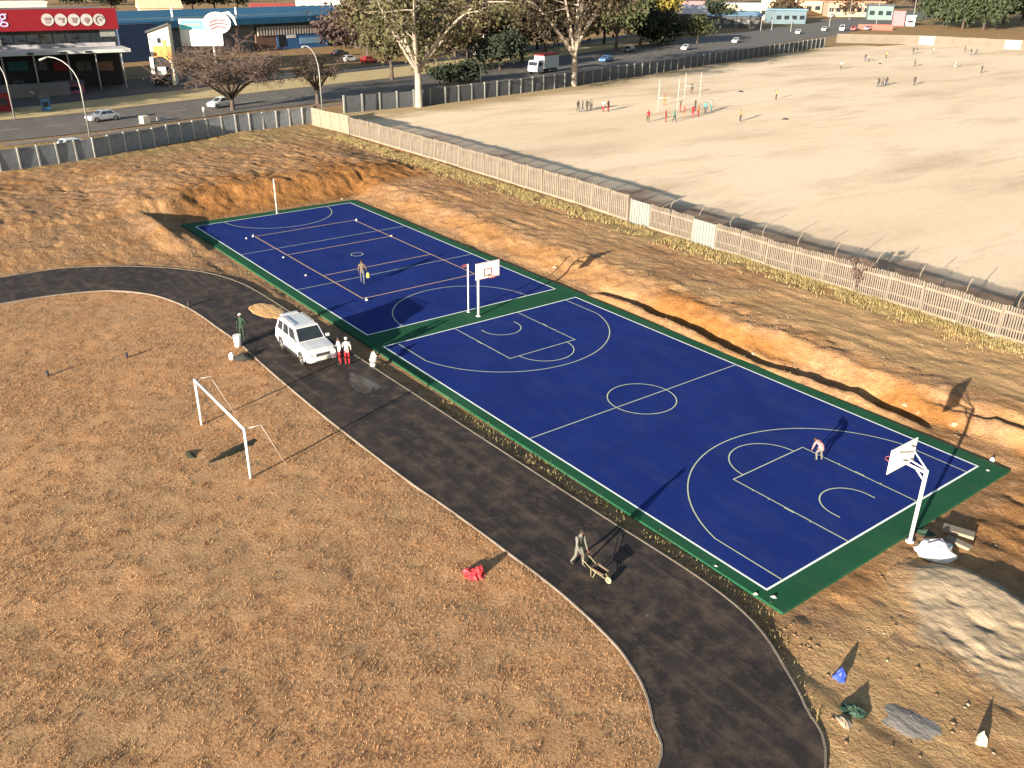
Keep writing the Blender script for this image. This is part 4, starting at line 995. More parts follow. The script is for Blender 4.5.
# shop with red fascia
sh = Facade('shop_building', 'two storey shop with red fascia, round emblems and a white canopy', 'shop', 60, 88, (.99, -.06))
a, b_, c, e = sh.rect(-60, 9, 116.5, 31)
zt = e
MB().box(((a+b_)/2, 9.5, zt/2-.3), (b_-a-.6, 18, zt-.2)).build('body', GREYW, sh.o)
MB().box(((a+b_)/2, -.35, (c+e)/2), (b_-a, 1.0, e-c)).build('fascia', M_RED, sh.o, bevel=.05)
fo = [o for o in sh.o.children if o.name.startswith('fascia')][0]
for i, u in enumerate((47.5, 60.8, 74, 86.6, 99.2)):
    x0, z0 = sh.q(u, 19.8, -.85); rr_ = .95
    em = MB().tube([(x0, -.80, z0), (x0, -.93, z0)], rr_, 28).build('round_emblem', M_POST, sh.o)
    gl = MB()
    if i == 0: gl.box((x0, -.96, z0+.12), (.9, .05, .5)).box((x0, -.96, z0-.4), (.6, .05, .22))
    elif i == 1: gl.box((x0+.05, -.96, z0+.2), (.95, .05, .3)).box((x0+.25, -.96, z0-.2), (.3, .05, .55))
    elif i == 2: gl.prism([(x0-.45, z0+.4), (x0+.5, z0+.35), (x0+.15, z0-.55), (x0-.2, z0-.5)], -.985, -.935, 'y')
    elif i == 3: gl.tube([(x0, -.935, z0+.02), (x0, -.985, z0+.02)], .42, 8).box((x0, -.96, z0-.35), (.18, .05, .5))
    else: gl.tube([(x0+.62*math.cos(t), -.96, z0+.62*math.sin(t)) for t in np.linspace(.3, 4.2, 14)], .09, 5).box((x0+.1, -.96, z0), (.5, .05, .35), rot=Matrix.Rotation(.6, 3, 'Y'))
    gl.build('emblem_mark', mat('emblem grey', (.20, .14, .15), .6), em)
tx = bpy.data.curves.new('letter', 'FONT'); tx.body = 'g'; tx.size = 3.0; tx.extrude = .04
to = bpy.data.objects.new('letter_tmp', tx); COL.objects.link(to)
dg = bpy.context.evaluated_depsgraph_get(); lm = bpy.data.meshes.new_from_object(to.evaluated_get(dg)); bpy.data.objects.remove(to)
lm.materials.clear(); lm.materials.append(mat('lilac white letter', (.40, .36, .55), .6)); lo = put('letter', lm, sh.o); x0, z0 = sh.q(-.5, 23, -.9); lo.location = (x0, -.90, z0+.05); lo.rotation_euler = (PI/2, 0, 0)
# upper glazing, sill, canopy
a, b_, c, e = sh.rect(0, 30.5, 116, 49)
for k in range(9):
    w = (b_-a)/9; x0 = a+w*(k+.5)
    MB().box((x0, .35, (c+e)/2+.15), (w-.25, .12, e-c-.5)).build('window', M_GLASS, sh.o)
sh.box('window_sill', -20, 44, 116, 49.5, mat('grey sill', (.30, .29, .31), .8), .2, .3)
sh.box('white_sign', 100, 29.5, 115, 36.5, M_PALE, .05, .12)
a, b_, c, e = sh.rect(-30, 50.5, 131, 55.5, -6.5)
cz = (c+e)/2
MB().box(((a+b_)/2, -3.4, cz), (b_-a, 6.6, .55)).build('canopy', WSH, sh.o, bevel=.03)
lt = MB()
for u in (30, 63, 88): x0 = sh.q(u, 53, -6.7)[0]; lt.box((x0, -6.75, cz+.02), (.9, .14, .3))
lt.build('canopy_lamp', M_DARK, sh.o)
for u in (4, 36, 70, 98, 124):
    x0 = sh.q(u, 70, -6)[0]; MB().tube([(x0, -6.1, -.3), (x0, -6.1, cz-.27)], .12, 8).build('column', M_STEEL, sh.o)
x0, x1 = a, b_
MB().box(((a+b_)/2, .2, cz/2-.2), (b_-a-1.5, .5, cz-.5)).build('shopfront', DKW, sh.o)
for u, w, m in ((18, 3, TEAL), (40, 2.2, M_GLASS), (62, 2.6, M_RED), (84, 2.4, M_GLASS), (106, 2.4, BRN)):
    x0, z0 = sh.q(u, 66, -.1); MB().box((x0, -.12, z0), (w, .15, 1.5)).build('shop_sign' if m in (TEAL, M_RED) else 'door', m, sh.o)
sh.box('low_wall', -20, 84, 70, 92, GREYW, -11, .3, True)
# blue roofed hall
hp1, hp2 = at(117, 61, G1), at(352, 44.5, G1); hd_ = (hp2-hp1); hn = Vector((hd_.y, -hd_.x, 0)).normalized()
hall = Facade('blue_roof_hall', 'long hall with a blue metal roof and slatted front behind the billboard', 'hall', 0, 0, hn, G1, p=hp1.copy())
L_ = hd_.length
def hz(u, v): return hall.q(u, v)[1]
ze, zr = hz(200, 25.5), hz(200, 17.5)
MB().box((L_/2, 9, ze/2-.3), (L_-.5, 17.6, ze+.3)).build('wall', GREYW, hall.o)
MB().prism([(-1.2, ze), (-1.2, ze+.9), (9, zr+1.5), (19, ze+.9), (19, ze)], -1, L_+1, 'x').build('roof', BROOF, hall.o)
MB().box((L_/2, -1.3, ze+.55), (L_+2, .25, 1.5)).build('fascia', BROOF, hall.o)
MB().box((L_/2, -.9, zr-.0+.2), (L_+1.5, .2, .35)).build('ridge_cap', BROOF2, hall.o)
x0, x1, _, _ = hall.rect(117, 22, 146, 60); zt_ = hz(130, 22)
MB().box(((x0+x1)/2-1, -2.5, zt_/2-.2), (x1-x0+2, 5, zt_)).build('entrance_block', NV, hall.o)
fb = MB(); x0 = hall.q(255, 30)[0]; x1 = hall.q(346, 30)[0]; z0, z1 = hz(300, 33.5), hz(300, 25)
n = 34
for k in range(n): fb.box((x0+(x1-x0)*(k+.5)/n, -.5, (z0+z1)/2), ((x1-x0)/n*.45, .5, z1-z0))
fb.build('slatted_screen', mat('pale slats', (.42, .38, .34), .7), hall.o)
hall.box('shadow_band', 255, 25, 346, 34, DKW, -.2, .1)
hall.box('blue_panel', 277, 32.5, 328, 47, SKYB, -.6, .4, True); hall.box('brown_wall', 256, 33, 277, 49, BRN, -.5, .3, True)
hall.box('doorway', 279, 35, 286, 47, DKW, -.65, .1); hall.box('lime_hoarding', 330, 29.5, 350, 42, LIME, -1.5, .3)
hall.box('window', 300, 37, 324, 43, mat('pale blue glazing', (.2, .36, .55), .3), -.66, .08); hall.box('white_stripe', 287, 34.5, 296, 38, M_WHITE, -.68, .06)
for u in (172, 236): x0, z0 = hall.q(u, 14, 2); MB().tube([(x0, 2, z0-3), (x0, 2, z0+1.5)], .22, 8).build('vent_pipe', M_WHITE, hall.o)
# cream gable house
gb = Facade('gable_house', 'cream and orange gabled building with a dark arch beside the shop', 'building', 163, 85.5, (.9, -.43))
a = gb.q(151.5, 60)[0]; b_ = gb.q(172.5, 60)[0]; zl, zh = gb.q(152, 33)[1], gb.q(171, 25)[1]
MB().prism([(a, -.3), (b_, -.3), (b_, zh), (a, zl)], 0, 4, 'y').build('wall', M_CREAM, gb.o)
MB().prism([(a-.3, zl), (b_+.2, zh+.05), (b_+.2, zh+.4), (a-.3, zl+.35)], -.4, 4.4, 'y').build('roof', DKROOF, gb.o)
gb.box('orange_band', 153.5, 46, 171.5, 60, ORW, -.06, .1); gb.box('yellow_pilaster', 163.5, 40, 166.5, 62, mat('yellow paint', (.62, .46, .1), .8), -.12, .1)
x0, z0 = gb.q(161, 66, -.1); MB().prism([(x0-1.5, -.2)]+[(x0+1.5*math.cos(t), z0+1.6*math.sin(t)) for t in np.linspace(PI, 0, 13)]+[(x0+1.5, -.2)], -.2, -.08, 'y').build('arch', DKW, gb.o)
gb.box('small_window', 157, 38, 160.5, 43, M_GLASS, -.06, .05); gb.box('white_door', 150.5, 57, 154, 74, M_WHITE, -.4, .1); gb.box('white_counter', 158, 67, 166, 75, M_WHITE, -1.0, .6)
# billboard
bb = Facade('billboard', 'white and cyan billboard with a round crest on tall posts', 'billboard', 213, 83, (.87, -.5))
bb.box('board', 180, 19, 222, 46, M_WHITE, 0, .4); bb.box('cyan_band', 180.5, 20, 206, 29.5, CYAN, -.06, .05); bb.box('pale_band', 183, 23.5, 200, 26, M_PALE, -.1, .04)
pb = MB()
for k, (u0, u1, v) in enumerate([(186, 210, 33), (188, 207, 36.5), (186, 204, 40)]):
    a, b_, c, e = bb.rect(u0, v, u1, v+1.2, -.05); pb.box(((a+b_)/2, -.03, (c+e)/2), (b_-a, .05, e-c))
pb.build('pale_line', mat('pale cyan paint', (.55, .72, .74), .5), bb.o)
x0, z0 = bb.q(217, 23, -.4); q = mpp(bb.p)
MB().prism([(x0+13*q*math.cos(t), z0+10*q*math.sin(t)) for t in np.linspace(0, 2*PI, 25)[:-1]], -.55, -.15, 'y').build('crest_board', M_WHITE, bb.o)
for dz, w in ((2.5, 8), (-.5, 9), (-3.5, 7)):
    MB().tube([(x0-w*q*.9, -.6, z0+(dz-2)*q), (x0, -.6, z0+(dz+.6)*q), (x0+w*q, -.6, z0+(dz-.5)*q)], .9*q, 6).build('red_stripe', mat('faded red paint', (.5, .12, .13), .6), bb.o)
MB().tube([(x0+6*q, -.3, z0+9*q), (x0+12*q, -.3, z0+9*q), (x0+16*q, -.3, z0+5*q), (x0+18*q, -.3, z0-2*q)], [.5*q, 1.7*q, 1.8*q, .6*q], 7).build('white_swoosh', M_WHITE, bb.o)
for u in (185, 213): x0, z0 = bb.q(u, 40, .5); MB().tube([(x0, .55, -.3), (x0, .55, z0)], .22, 8).build('post', M_POST, bb.o)
# generic far buildings
def block(name, label, u0, u1, v0, v1, n=NX, dep=10, wall=M_CREAM, roof=None, kind='flat', wins=0, wv=(.35, .65), cat='building', door=False, group=None, rh=1.6, wm=M_GLASS):
    f = Facade(name, label, cat, (u0+u1)/2, v1, n, group=group)
    a, b_, c, e = f.rect(u0, v0, u1, v1); ez = e
    MB().box(((a+b_)/2, dep/2, ez/2-.3), (b_-a, dep, ez+.6)).build('wall', wall, f.o)
    if roof is not None:
        if kind == 'gable': MB().prism([(-.6, ez-.1), (dep/2, ez+rh), (dep+.6, ez-.1)], a-.5, b_+.5, 'x').build('roof', roof, f.o)
        elif kind == 'vault': MB().prism([(-.5, ez)]+[(dep/2-(dep/2+.5)*math.cos(t), ez+rh*math.sin(t)) for t in np.linspace(.15, PI-.15, 9)]+[(dep+.5, ez)], a-.4, b_+.4, 'x').build('roof', roof, f.o)
        else: MB().box(((a+b_)/2, dep/2, ez+.45), (b_-a+.8, dep+.8, .5)).build('roof', roof, f.o)
    for k in range(wins):
        w = (b_-a)/wins; x0 = a+w*(k+.5); z0, z1 = ez*wv[0], ez*wv[1]
        fr_ = MB().box((x0, -.03, (z0+z1)/2), (w*.62, .1, z1-z0)).build('window', wm, f.o)
    if door: MB().box(((a+b_)/2, -.04, 1.05), (1.2, .1, 2.1)).build('door', BRN, f.o)
    return f
NR = (.93, -.36); NF = (.80, -.6)
block('white_flats', 'white two storey block with windows above the blue roof hall', 300, 349, 1, 30, (.94, -.34), 14, mat('white plaster', (.70, .67, .58), .85, .08, .3), None, wins=6, wv=(.62, .86))
block('red_roof_house', 'low house with a dull red roof left of the white block', 252, 296, 8, 20, (.94, -.34), 10, M_CREAM, RROOF, 'gable', 4)
block('beige_roof_house', 'house with a long beige roof behind the gabled building', 141, 183, 8, 22, (.97, -.2), 14, mat('beige plaster', (.44, .35, .24), .9), mat('beige roof', (.52, .42, .27), .9, .12, .3), 'gable', 5, rh=3)
block('cream_roof_shed', 'pale flat roofed shed behind the red fascia', -10, 48, 4, 20, (.99, -.1), 16, M_CREAM, mat('cream roof sheet', (.72, .66, .54), .8), 'flat', 0)
block('grey_house', 'pale grey house among the trees right of the big gum', 468, 489, 13, 38, (.85, -.5), 9, mat('pale grey plaster', (.50, .48, .46), .85), DKROOF, 'flat', 3, door=True)
block('cream_house', 'low cream house with dark windows behind the roadside trees', 494, 522, 38, 54, (.85, -.5), 8, M_CREAM, DKROOF, 'flat', 3, door=True)
block('gate_lodge', 'small white gate lodge left of the low cream house', 472, 484, 43, 56, (.85, -.5), 5, M_WHITE, DKROOF, 'flat', 1)
block('pinkish_house', 'pink walled house with a dark roof between the two gum trees', 492, 520, 10, 34, (.85, -.5), 10, mat('pinkish plaster', (.45, .30, .28), .9), DKROOF, 'gable', 4)
block('vault_hall', 'dark hall with a rounded pale grey roof beside the yellow tree', 678, 706, 14, 34, (.8, -.6), 18, mat('dark wall', (.06, .062, .065), .8), mat('pale vault roof', (.46, .44, .46), .6), 'vault', 3, rh=2.6)
block('sign_kiosk', 'white signboard kiosk left of the rounded roof hall', 671, 679, 15, 29, (.8, -.6), 4, M_PALE, None, 'flat', 0)
block('brick_depot', 'dull red brick depot behind the rounded roof hall', 640, 705, 1, 22, (.85, -.5), 14, mat('mauve brick', (.26, .16, .17), .9), DKROOF, 'flat', 5)
block('blue_shelter_shed', 'long open shed with a pale blue roof beside the far road', 702, 762, 16, 28, (.85, -.52), 12, mat('dark bay', (.07, .07, .075), .8), BROOF2, 'gable', 6, rh=1.6, wm=M_PALE)
block('cream_store', 'cream store behind the pale blue shed', 706, 770, 5, 20, (.85, -.52), 14, mat('warm cream plaster', (.62, .47, .32), .85), WSH, 'flat', 6)
block('blue_front_shop', 'low shop with a blue and grey front along the far road', 775, 806, 11, 24, (.85, -.52), 12, mat('slate front', (.12, .17, .20), .8), BROOF2, 'flat', 4)
block('yellow_orange_shop', 'bright orange and cream shop at the top of the far road', 796, 822, 1, 15, (.85, -.52), 12, mat('peach plaster', (.68, .42, .24), .85), None, 'flat', 3)
block('cream_corner_shop', 'cream corner shop left of the orange one', 770, 796, 0, 18, (.85, -.52), 12, mat('light cream', (.66, .58, .42), .85), mat('light cream', (.66, .58, .42)), 'flat', 3)
block('brown_terrace', 'long brown terrace with dark openings at the end of the far road', 828, 884, 3, 17, (.72, -.69), 12, mat('brown plaster', (.33, .24, .18), .9), TILE, 'flat', 8)
block('pink_hoarding', 'pink hoarding beside the red wall beyond the field', 893, 905, 11, 26, (.6, -.8), 2, PINKW, None)
block('white_kiosk', 'white kiosk right of the pink hoarding', 906, 915, 17, 26, (.6, -.8), 4, M_WHITE, mat('teal roof', (.16, .28, .26), .7), 'flat', 1)
block('red_low_wall', 'low red boundary wall before the far crossroads', 858, 893, 24.5, 30, (.6, -.8), .4, mat('dull red wall', (.40, .09, .07), .8), None, cat='wall')
block('far_white_house', 'white house far beyond the trees above the rounded roof hall', 610, 640, 0, 12, (.85, -.5), 10, M_WHITE, DKROOF, 'flat', 4)
block('teal_shed', 'pale teal shed near the pink hoarding', 868, 893, 6, 20, (.6, -.8), 10, mat('pale teal', (.12, .17, .17), .7), DKROOF, 'flat', 3)
for i, (u, v, w, hh, m, lb) in enumerate([(3, 112, 2.6, 2.6, M_RED, 'red kiosk at the left edge in the shop yard'), (47, 111, 1.2, 1.7, SKYB, 'sky blue booth in the dark shop yard'), (72, 94, 4, 1.6, PINKW, 'faded pink cabin in the dark shop yard')]):
    f = Facade('kiosk', lb, 'kiosk', u, v, NX); MB().box((0, w/2, hh/2), (w, w, hh)).build('wall', m, f.o); MB().box((0, w/2, hh+.1), (w+.5, w+.5, .16)).build('roof', DKROOF, f.o); MB().box((0, -.03, hh*.55), (w*.6, .08, hh*.4)).build('window', M_GLASS, f.o)

# ------------------------------------------------------------------ lamps and poles
def lamp(label, u, v, utop, vtop, arm, hh=None):
    p = at(u, v, G1); h_ = 10.
    d = Vector((0, 0, 0)); ar = RT*arm; ar.z = 0
    lo, hi = 1., 30.
    for _ in range(40):
        m = (lo+hi)/2; t_ = Vector((p.x, p.y, G1+m))-CP; yy = 384-CF*t_.dot(UP)/t_.dot(fw)
        if yy > vtop: lo = m
        else: hi = m
    h_ = lo
    t = thing('street_lamp', label, 'street lamp', (p.x, p.y, G1), 0, 'street lamps along the near road')
    pts = [Vector((0, 0, -.2)), Vector((0, 0, h_*.62))]+[Vector((0, 0, h_*.62))+Vector((0, 0, h_*.38))*math.sin(a)+ar*(1-math.cos(a)) for a in np.linspace(.3, PI/2, 6)]
    MB().tube(pts, [.10, .085]+[.065]*6, 8).build('pole', M_STEEL, t, True)
    MB().tube([pts[-1], pts[-1]+ar*.35+Vector((0, 0, -.12*abs(arm)))], [.10, .13], 8).build('lamp_head', M_PALE, t, True)
lamp('street lamp with a swan neck in front of the shop canopy', 90, 137, 65, 57, -3.2)
lamp('street lamp at the left edge before the shop yard', 15, 120, 0, 56, -2.5)
lamp('street lamp standing by the fence corner in front of the bare tree', 323, 119, 311, 46, -1.6)
lamp('slim street lamp beside the dark roadside tree right of the big gum', 481, 96, 478, 62, -.6)
for i, (u, v, vt, lb) in enumerate([(735.5, 31, 16, 'white pole nearest the rounded roof hall'), (749, 30.5, 17, 'white pole second along the far verge'), (760.5, 31, 18, 'white pole third along the far verge'), (771.5, 30.5, 16, 'white pole fourth along the far verge'), (790.5, 32, 20, 'short white pole before the blue front shop'), (829, 27, 10, 'thin pole near the white van'), (876, 25, -6, 'tall thin mast rising by the red wall'), (912, 24, -6, 'tall dark mast right of the pink hoarding'), (693, 62, 52, 'grey pole in the field fence near the white car'), (849, 20, -8, 'tall thin mast at the brown terrace')]):
    p = at(u, v, G1); hh = (v-vt)*mpp(p)*1.05
    small('pole', lb, 'pole', (p.x, p.y, G1-.1), MB().tube([(0, 0, 0), (0, 0, hh)], [.16+.0*i, .12], 7).box((0, 0, hh), (.7, .2, .12), .9), M_PALE if i < 8 else M_STEEL, 'poles by the far road')

# ------------------------------------------------------------------ far vehicles
def fcar(u, v, rz, kind, paint, lb): 
    p = at(u, v, G1); car(lb, (p.x, p.y, G1+.055), rz, kind, paint, 'cars on and beside the road', 0)
RD = math.atan2(14, -3)
fcar(104, 121, RD+PI, 'sedan', SP, 'silver sedan on the near road behind the swan neck lamp')
fcar(221, 107.5, RD+PI+.1, 'hatch', WP, 'white hatchback on the near road at the foot of the bare tree')
fcar(21, 90.5, -.3, 'sedan', SP, 'silver car parked under the shop canopy')
fcar(77, 151, RD, 'hatch', WP, 'white car roof showing over the grey panel fence')
fcar(606, 62, RD+PI+.15, 'sedan', BP, 'blue car behind the field fence right of the second gum')
fcar(629, 52, RD+PI+.15, 'hatch', DP, 'dark hatchback on the road beneath the yellow tree')
fcar(686, 50, RD+PI+.2, 'sedan', WP, 'white sedan on the road above the grey fence pole')
fcar(736, 43, RD+PI+.2, 'sedan', WP, 'white sedan on the road right of the one by the grey pole')
fcar(842, 31, RD+PI+.3, 'van', WP, 'white van behind the rear wall of the field')
fcar(853, 30.5, RD+PI+.3, 'hatch', RP, 'red hatchback directly behind the white van')
fcar(824, 31, RD+PI+.3, 'sedan', WP, 'white sedan ahead of the white van')
fcar(798, 34, RD+PI+.3, 'hatch', WP, 'white hatchback at the left end of the rear wall')
fcar(369, 63, RD, 'hatch', RP, 'red hatchback parked under the big gum crown')
fcar(350, 62, RD, 'hatch', WP, 'white hatchback parked left of the red one')
fcar(340, 56, RD, 'sedan', DP, 'dark sedan parked before the lime hoarding')
fcar(713, 22, RD, 'van', WP, 'white van in the left bay of the pale blue shed')
fcar(740, 21, RD, 'van', WP, 'white van in the right bay of the pale blue shed')
fcar(832, 17.5, RD+PI, 'sedan', WP, 'white sedan far up the road by the brown terrace')
fcar(868, 30, RD+PI, 'sedan', SP, 'silver sedan beside the red low wall')
# lorry behind the second gum tree
p = at(543, 73, G1); t = thing('lorry', 'white box lorry with a red top on the road left of the second gum', 'lorry', (p.x, p.y, G1+.05), RD+PI+.1)
MB().prism([(1.7, .5), (3.9, .5), (3.95, 1.3), (3.5, 2.6), (1.7, 2.7)], -1.15, 1.15, 'y').build('cab', WP, t, bevel=.05)
MB().box((3.62, 0, 1.95), (.32, 2.0, .75), rot=Matrix.Rotation(-.36, 3, 'Y')).build('windscreen', M_GLASS, t)
for s_ in (-1, 1): MB().box((2.8, s_*1.16, 1.95), (1.0, .04, .7)).build('side_window', M_GLASS, t); MB().box((3.95, s_*.8, .95), (.08, .4, .25)).build('headlight', M_LAMPG, t)
MB().box((-1.3, 0, 2.15), (5.6, 2.4, 2.5)).build('cargo_box', WP, t, bevel=.04); MB().box((-1.3, 0, 3.5), (5.7, 2.44, .3)).build('red_top', M_RED, t); MB().box((-1.3, -1.22, 2.0), (4.6, .05, 1.4)).build('side_panel', mat('pale green panel', (.3, .42, .40), .6), t)
MB().box((0, 0, .62), (7.6, .9, .3)).build('chassis', M_DARK, t)
for s_ in (-1, 1):
    for xx in (2.8, -2.2, -3.2): wheel_obj(t, xx, s_*1.0, .48, s_)
# more loose objects by the near road
for u, v, lb, m, w, hh in [(145, 123.5, 'cream box on the verge behind the grey panel fence', M_CREAM, 1.0, 1.0), (161.5, 121, 'low pale block on the verge right of the cream box', M_POST, .9, .5)]:
    p = at(u, v, G1); small('box', lb, 'box', (p.x, p.y, G1), MB().box((0, 0, hh/2), (w, w, hh), .3, top=.92), m, 'boxes on the verge')

# ------------------------------------------------------------------ far people
FP = {}
def fmesh(k):
    if k not in FP:
        pose = [dict(), dict(knL=(.16, .1, .52), anL=(.2, .1, .09), toL=(.37, .11, .05), knR=(-.05, -.1, .5), anR=(-.26, -.1, .12), toR=(-.12, -.11, .05), wrR=(.2, -.24, .98), haR=(.27, -.24, .95)),
                dict(elL=(.05, .32, 1.2), wrL=(.15, .42, 1.38), haL=(.18, .45, 1.46), anL=(0, .2, .085), toL=(.17, .24, .045), knL=(.04, .17, .5))][k]
        FP[k] = body_mesh(pose, 'skin', True)[0]
    return FP[k]
CL = {'red': REDC, 'dark': mat('dark cloth', (.03, .03, .035), .9), 'blue': DENIM, 'white': WHC, 'green': GRNC, 'grey': GREY, 'teal': mat('teal cloth', (.06, .26, .24), .9), 'orange': mat('orange cloth', (.6, .16, .05), .9), 'yellow': mat('yellow cloth', (.6, .45, .08), .9)}
def fperson(u, v, top, leg, lb, group=None, k=None, rz=None, sc=1.):
    p = at(u, v, G1); k = random.randrange(3) if k is None else k
    o = put('person', fmesh(k), None, (p.x, p.y, zat(p.x, p.y)), rz if rz is not None else random.uniform(0, 6.28), sc)
    for i, m in ((1, CL[top]), (2, CL[leg])):
        o.material_slots[i].link = 'OBJECT'; o.material_slots[i].material = m
    return tag(o, lb, 'person', group)
g1 = 'people standing in the left cluster on the field'; g2 = 'players between the rugby posts'; g3 = 'players scattered far across the field'
for u, v, a, b_, lb in [(578, 112, 'dark', 'dark', 'leftmost dark figure of the cluster left of the rugby posts'), (582.5, 112, 'dark', 'blue', 'second dark figure from the left in the left cluster'), (587, 111.5, 'dark', 'dark', 'third dark figure from the left in the left cluster'), (591, 111, 'grey', 'dark', 'grey topped figure in the middle of the left cluster'),
       (603, 112, 'white', 'red', 'white topped figure at the right of the left cluster'), (608, 111.5, 'dark', 'red', 'rightmost figure of the left cluster in dark top and red shorts')]: fperson(u, v, a, b_, lb, g1)
for u, v, a, b_, lb in [(648, 122.5, 'red', 'green', 'red topped player leftmost before the rugby posts'), (665.5, 122, 'red', 'red', 'player all in red standing nearest before the posts'), (674, 122, 'teal', 'green', 'player in teal beside the one all in red'), (680, 112, 'dark', 'red', 'dark topped player in the middle of the group under the posts'), (684, 118, 'red', 'orange', 'red and orange player in the middle of the group under the posts'),
       (692.5, 117.5, 'red', 'red', 'player in red at the right of the group under the posts'), (695, 111, 'dark', 'dark', 'dark dressed player right behind the red players'), (664, 105, 'orange', 'orange', 'player in orange near the left rugby post'), (698, 117, 'orange', 'red', 'player in orange top and red shorts at the right end of the group'), (705, 113.5, 'teal', 'dark', 'teal topped player at the right edge of the group'), (711, 111, 'white', 'teal', 'white topped player last to the right of the group')]: fperson(u, v, a, b_, lb, g2)
for u, v, a, b_, lb in [(691.5, 93.5, 'dark', 'dark', 'lone dark figure behind the rugby posts'), (740, 121.5, 'orange', 'dark', 'lone player in orange right of the rugby posts'), (776, 99.5, 'yellow', 'dark', 'lone player in yellow in the middle of the field'), (841, 69.5, 'white', 'dark', 'lone pale player left of the far groups'), (865, 61.5, 'dark', 'blue', 'dark figure left of the far white player'), (868.5, 62, 'white', 'dark', 'white topped figure beside the dark one far left'),
       (886, 58.5, 'yellow', 'green', 'small yellow topped figure near the rear wall'), (878, 87, 'dark', 'dark', 'first of the close row of figures in the right half'), (882, 87, 'grey', 'dark', 'second of the close row of figures in the right half'), (886, 86, 'dark', 'blue', 'third of the close row of figures in the right half'), (914, 85.5, 'dark', 'dark', 'tall dark figure right of the close row'), (913, 54, 'dark', 'dark', 'left of two dark figures under the white wall panel'), (916.5, 54, 'dark', 'grey', 'right of two dark figures under the white wall panel'),
       (933, 54, 'white', 'grey', 'pale figure by the rear wall right of the white panel'), (914.5, 66.5, 'grey', 'dark', 'grey figure below the pair at the wall panel'), (955, 68, 'white', 'white', 'pale figure in the far right of the field'), (964.5, 52, 'dark', 'dark', 'left of the pair by the rear wall far right'), (970.5, 55.5, 'dark', 'blue', 'right of the pair by the rear wall far right'), (981, 73.5, 'dark', 'dark', 'dark figure farthest right on the field'), (976, 55, 'grey', 'dark', 'crouching grey figure right of the far right pair')]: fperson(u, v, a, b_, lb, g3)
fperson(204.5, 118, 'white', 'grey', 'pedestrian in white on the verge behind the panel fence', None, 1, RD)
fperson(16.5, 95, 'red', 'dark', 'person in red by the cars under the shop canopy', None, 0)
for u, v, lb in [(880, 64, 'flat dark kit bag on the field left of centre'), (740.5, 92, 'dark kit bag on the sand behind the lone orange player'), (785, 119.5, 'dark kit bag on the sand right of the lone orange player'), (757, 53, 'dark bush stump at the field fence')]:
    p = at(u, v, G1); small('kit_bag' if 'bag' in lb else 'stump', lb, 'bag' if 'bag' in lb else 'stump', (p.x, p.y, zat(p.x, p.y)-.02), crumple((.55, .25), .3, int(u), 10, 4), CL['dark'], None, .6)
def rugby(label, u, v, dirv, h_=9, w=5.6, bar=3):
    p = at(u, v, G1); t = thing('rugby_posts', label, 'rugby posts', (p.x, p.y, zat(p.x, p.y)), math.atan2(dirv[1], dirv[0]), 'rugby posts on the field')
    M_ = mat('yellowish white paint', (.45, .43, .36), .6)
    MB().tube([(0, 0, -.2), (0, 0, h_)], .036, 8).build('upright', M_, t, True); MB().tube([(w, 0, -.2), (w, 0, h_)], .036, 8).build('upright', M_, t, True); MB().tube([(0, 0, bar), (w, 0, bar)], .04, 8).build('crossbar', M_, t, True)
rugby('nearer pale rugby posts standing among the players', 657.5, 112, (.25, .97), 4.6, 3.4, 2.0)
rugby('farther pale rugby posts behind the players', 684, 99, (.25, .97), 4.2, 3.0, 2.0)

# ------------------------------------------------------------------ trees and plants
def leafmat(nm, a, b_):
    return mat(nm, a, .8, scale=.9, col2=b_, space='world', detail=6)
BARKW = mat('pale gum bark', (.27, .23, .19), .85, .2, 1.5, .3, 8); BARKD = mat('dark bark', (.07, .052, .042), .95, .3, 2, .4, 8); TWIG = mat('reddish twigs', (.115, .08, .066), .95, .25, 2)
def leaves(C, n, sig, size, seed, drop=0.):
    g = np.random.default_rng(seed); C = np.array(C); k = g.integers(0, len(C), n)
    P = C[k]+g.normal(0, 1, (n, 3))*np.array([sig, sig, sig*.7]); P[:, 2] -= drop*np.abs(g.normal(0, 1, n))
    a = g.normal(0, 1, (n, 3)); a /= np.linalg.norm(a, axis=1)[:, None]; b_ = np.cross(a, g.normal(0, 1, (n, 3))); b_ /= np.linalg.norm(b_, axis=1)[:, None]
    s = size*g.uniform(.5, 1.3, n)[:, None]
    v = np.stack([P-a*s, P+b_*s*.55, P+a*s, P-b_*s*.55], 1).reshape(-1, 3); return v, np.arange(n*4).reshape(n, 4)
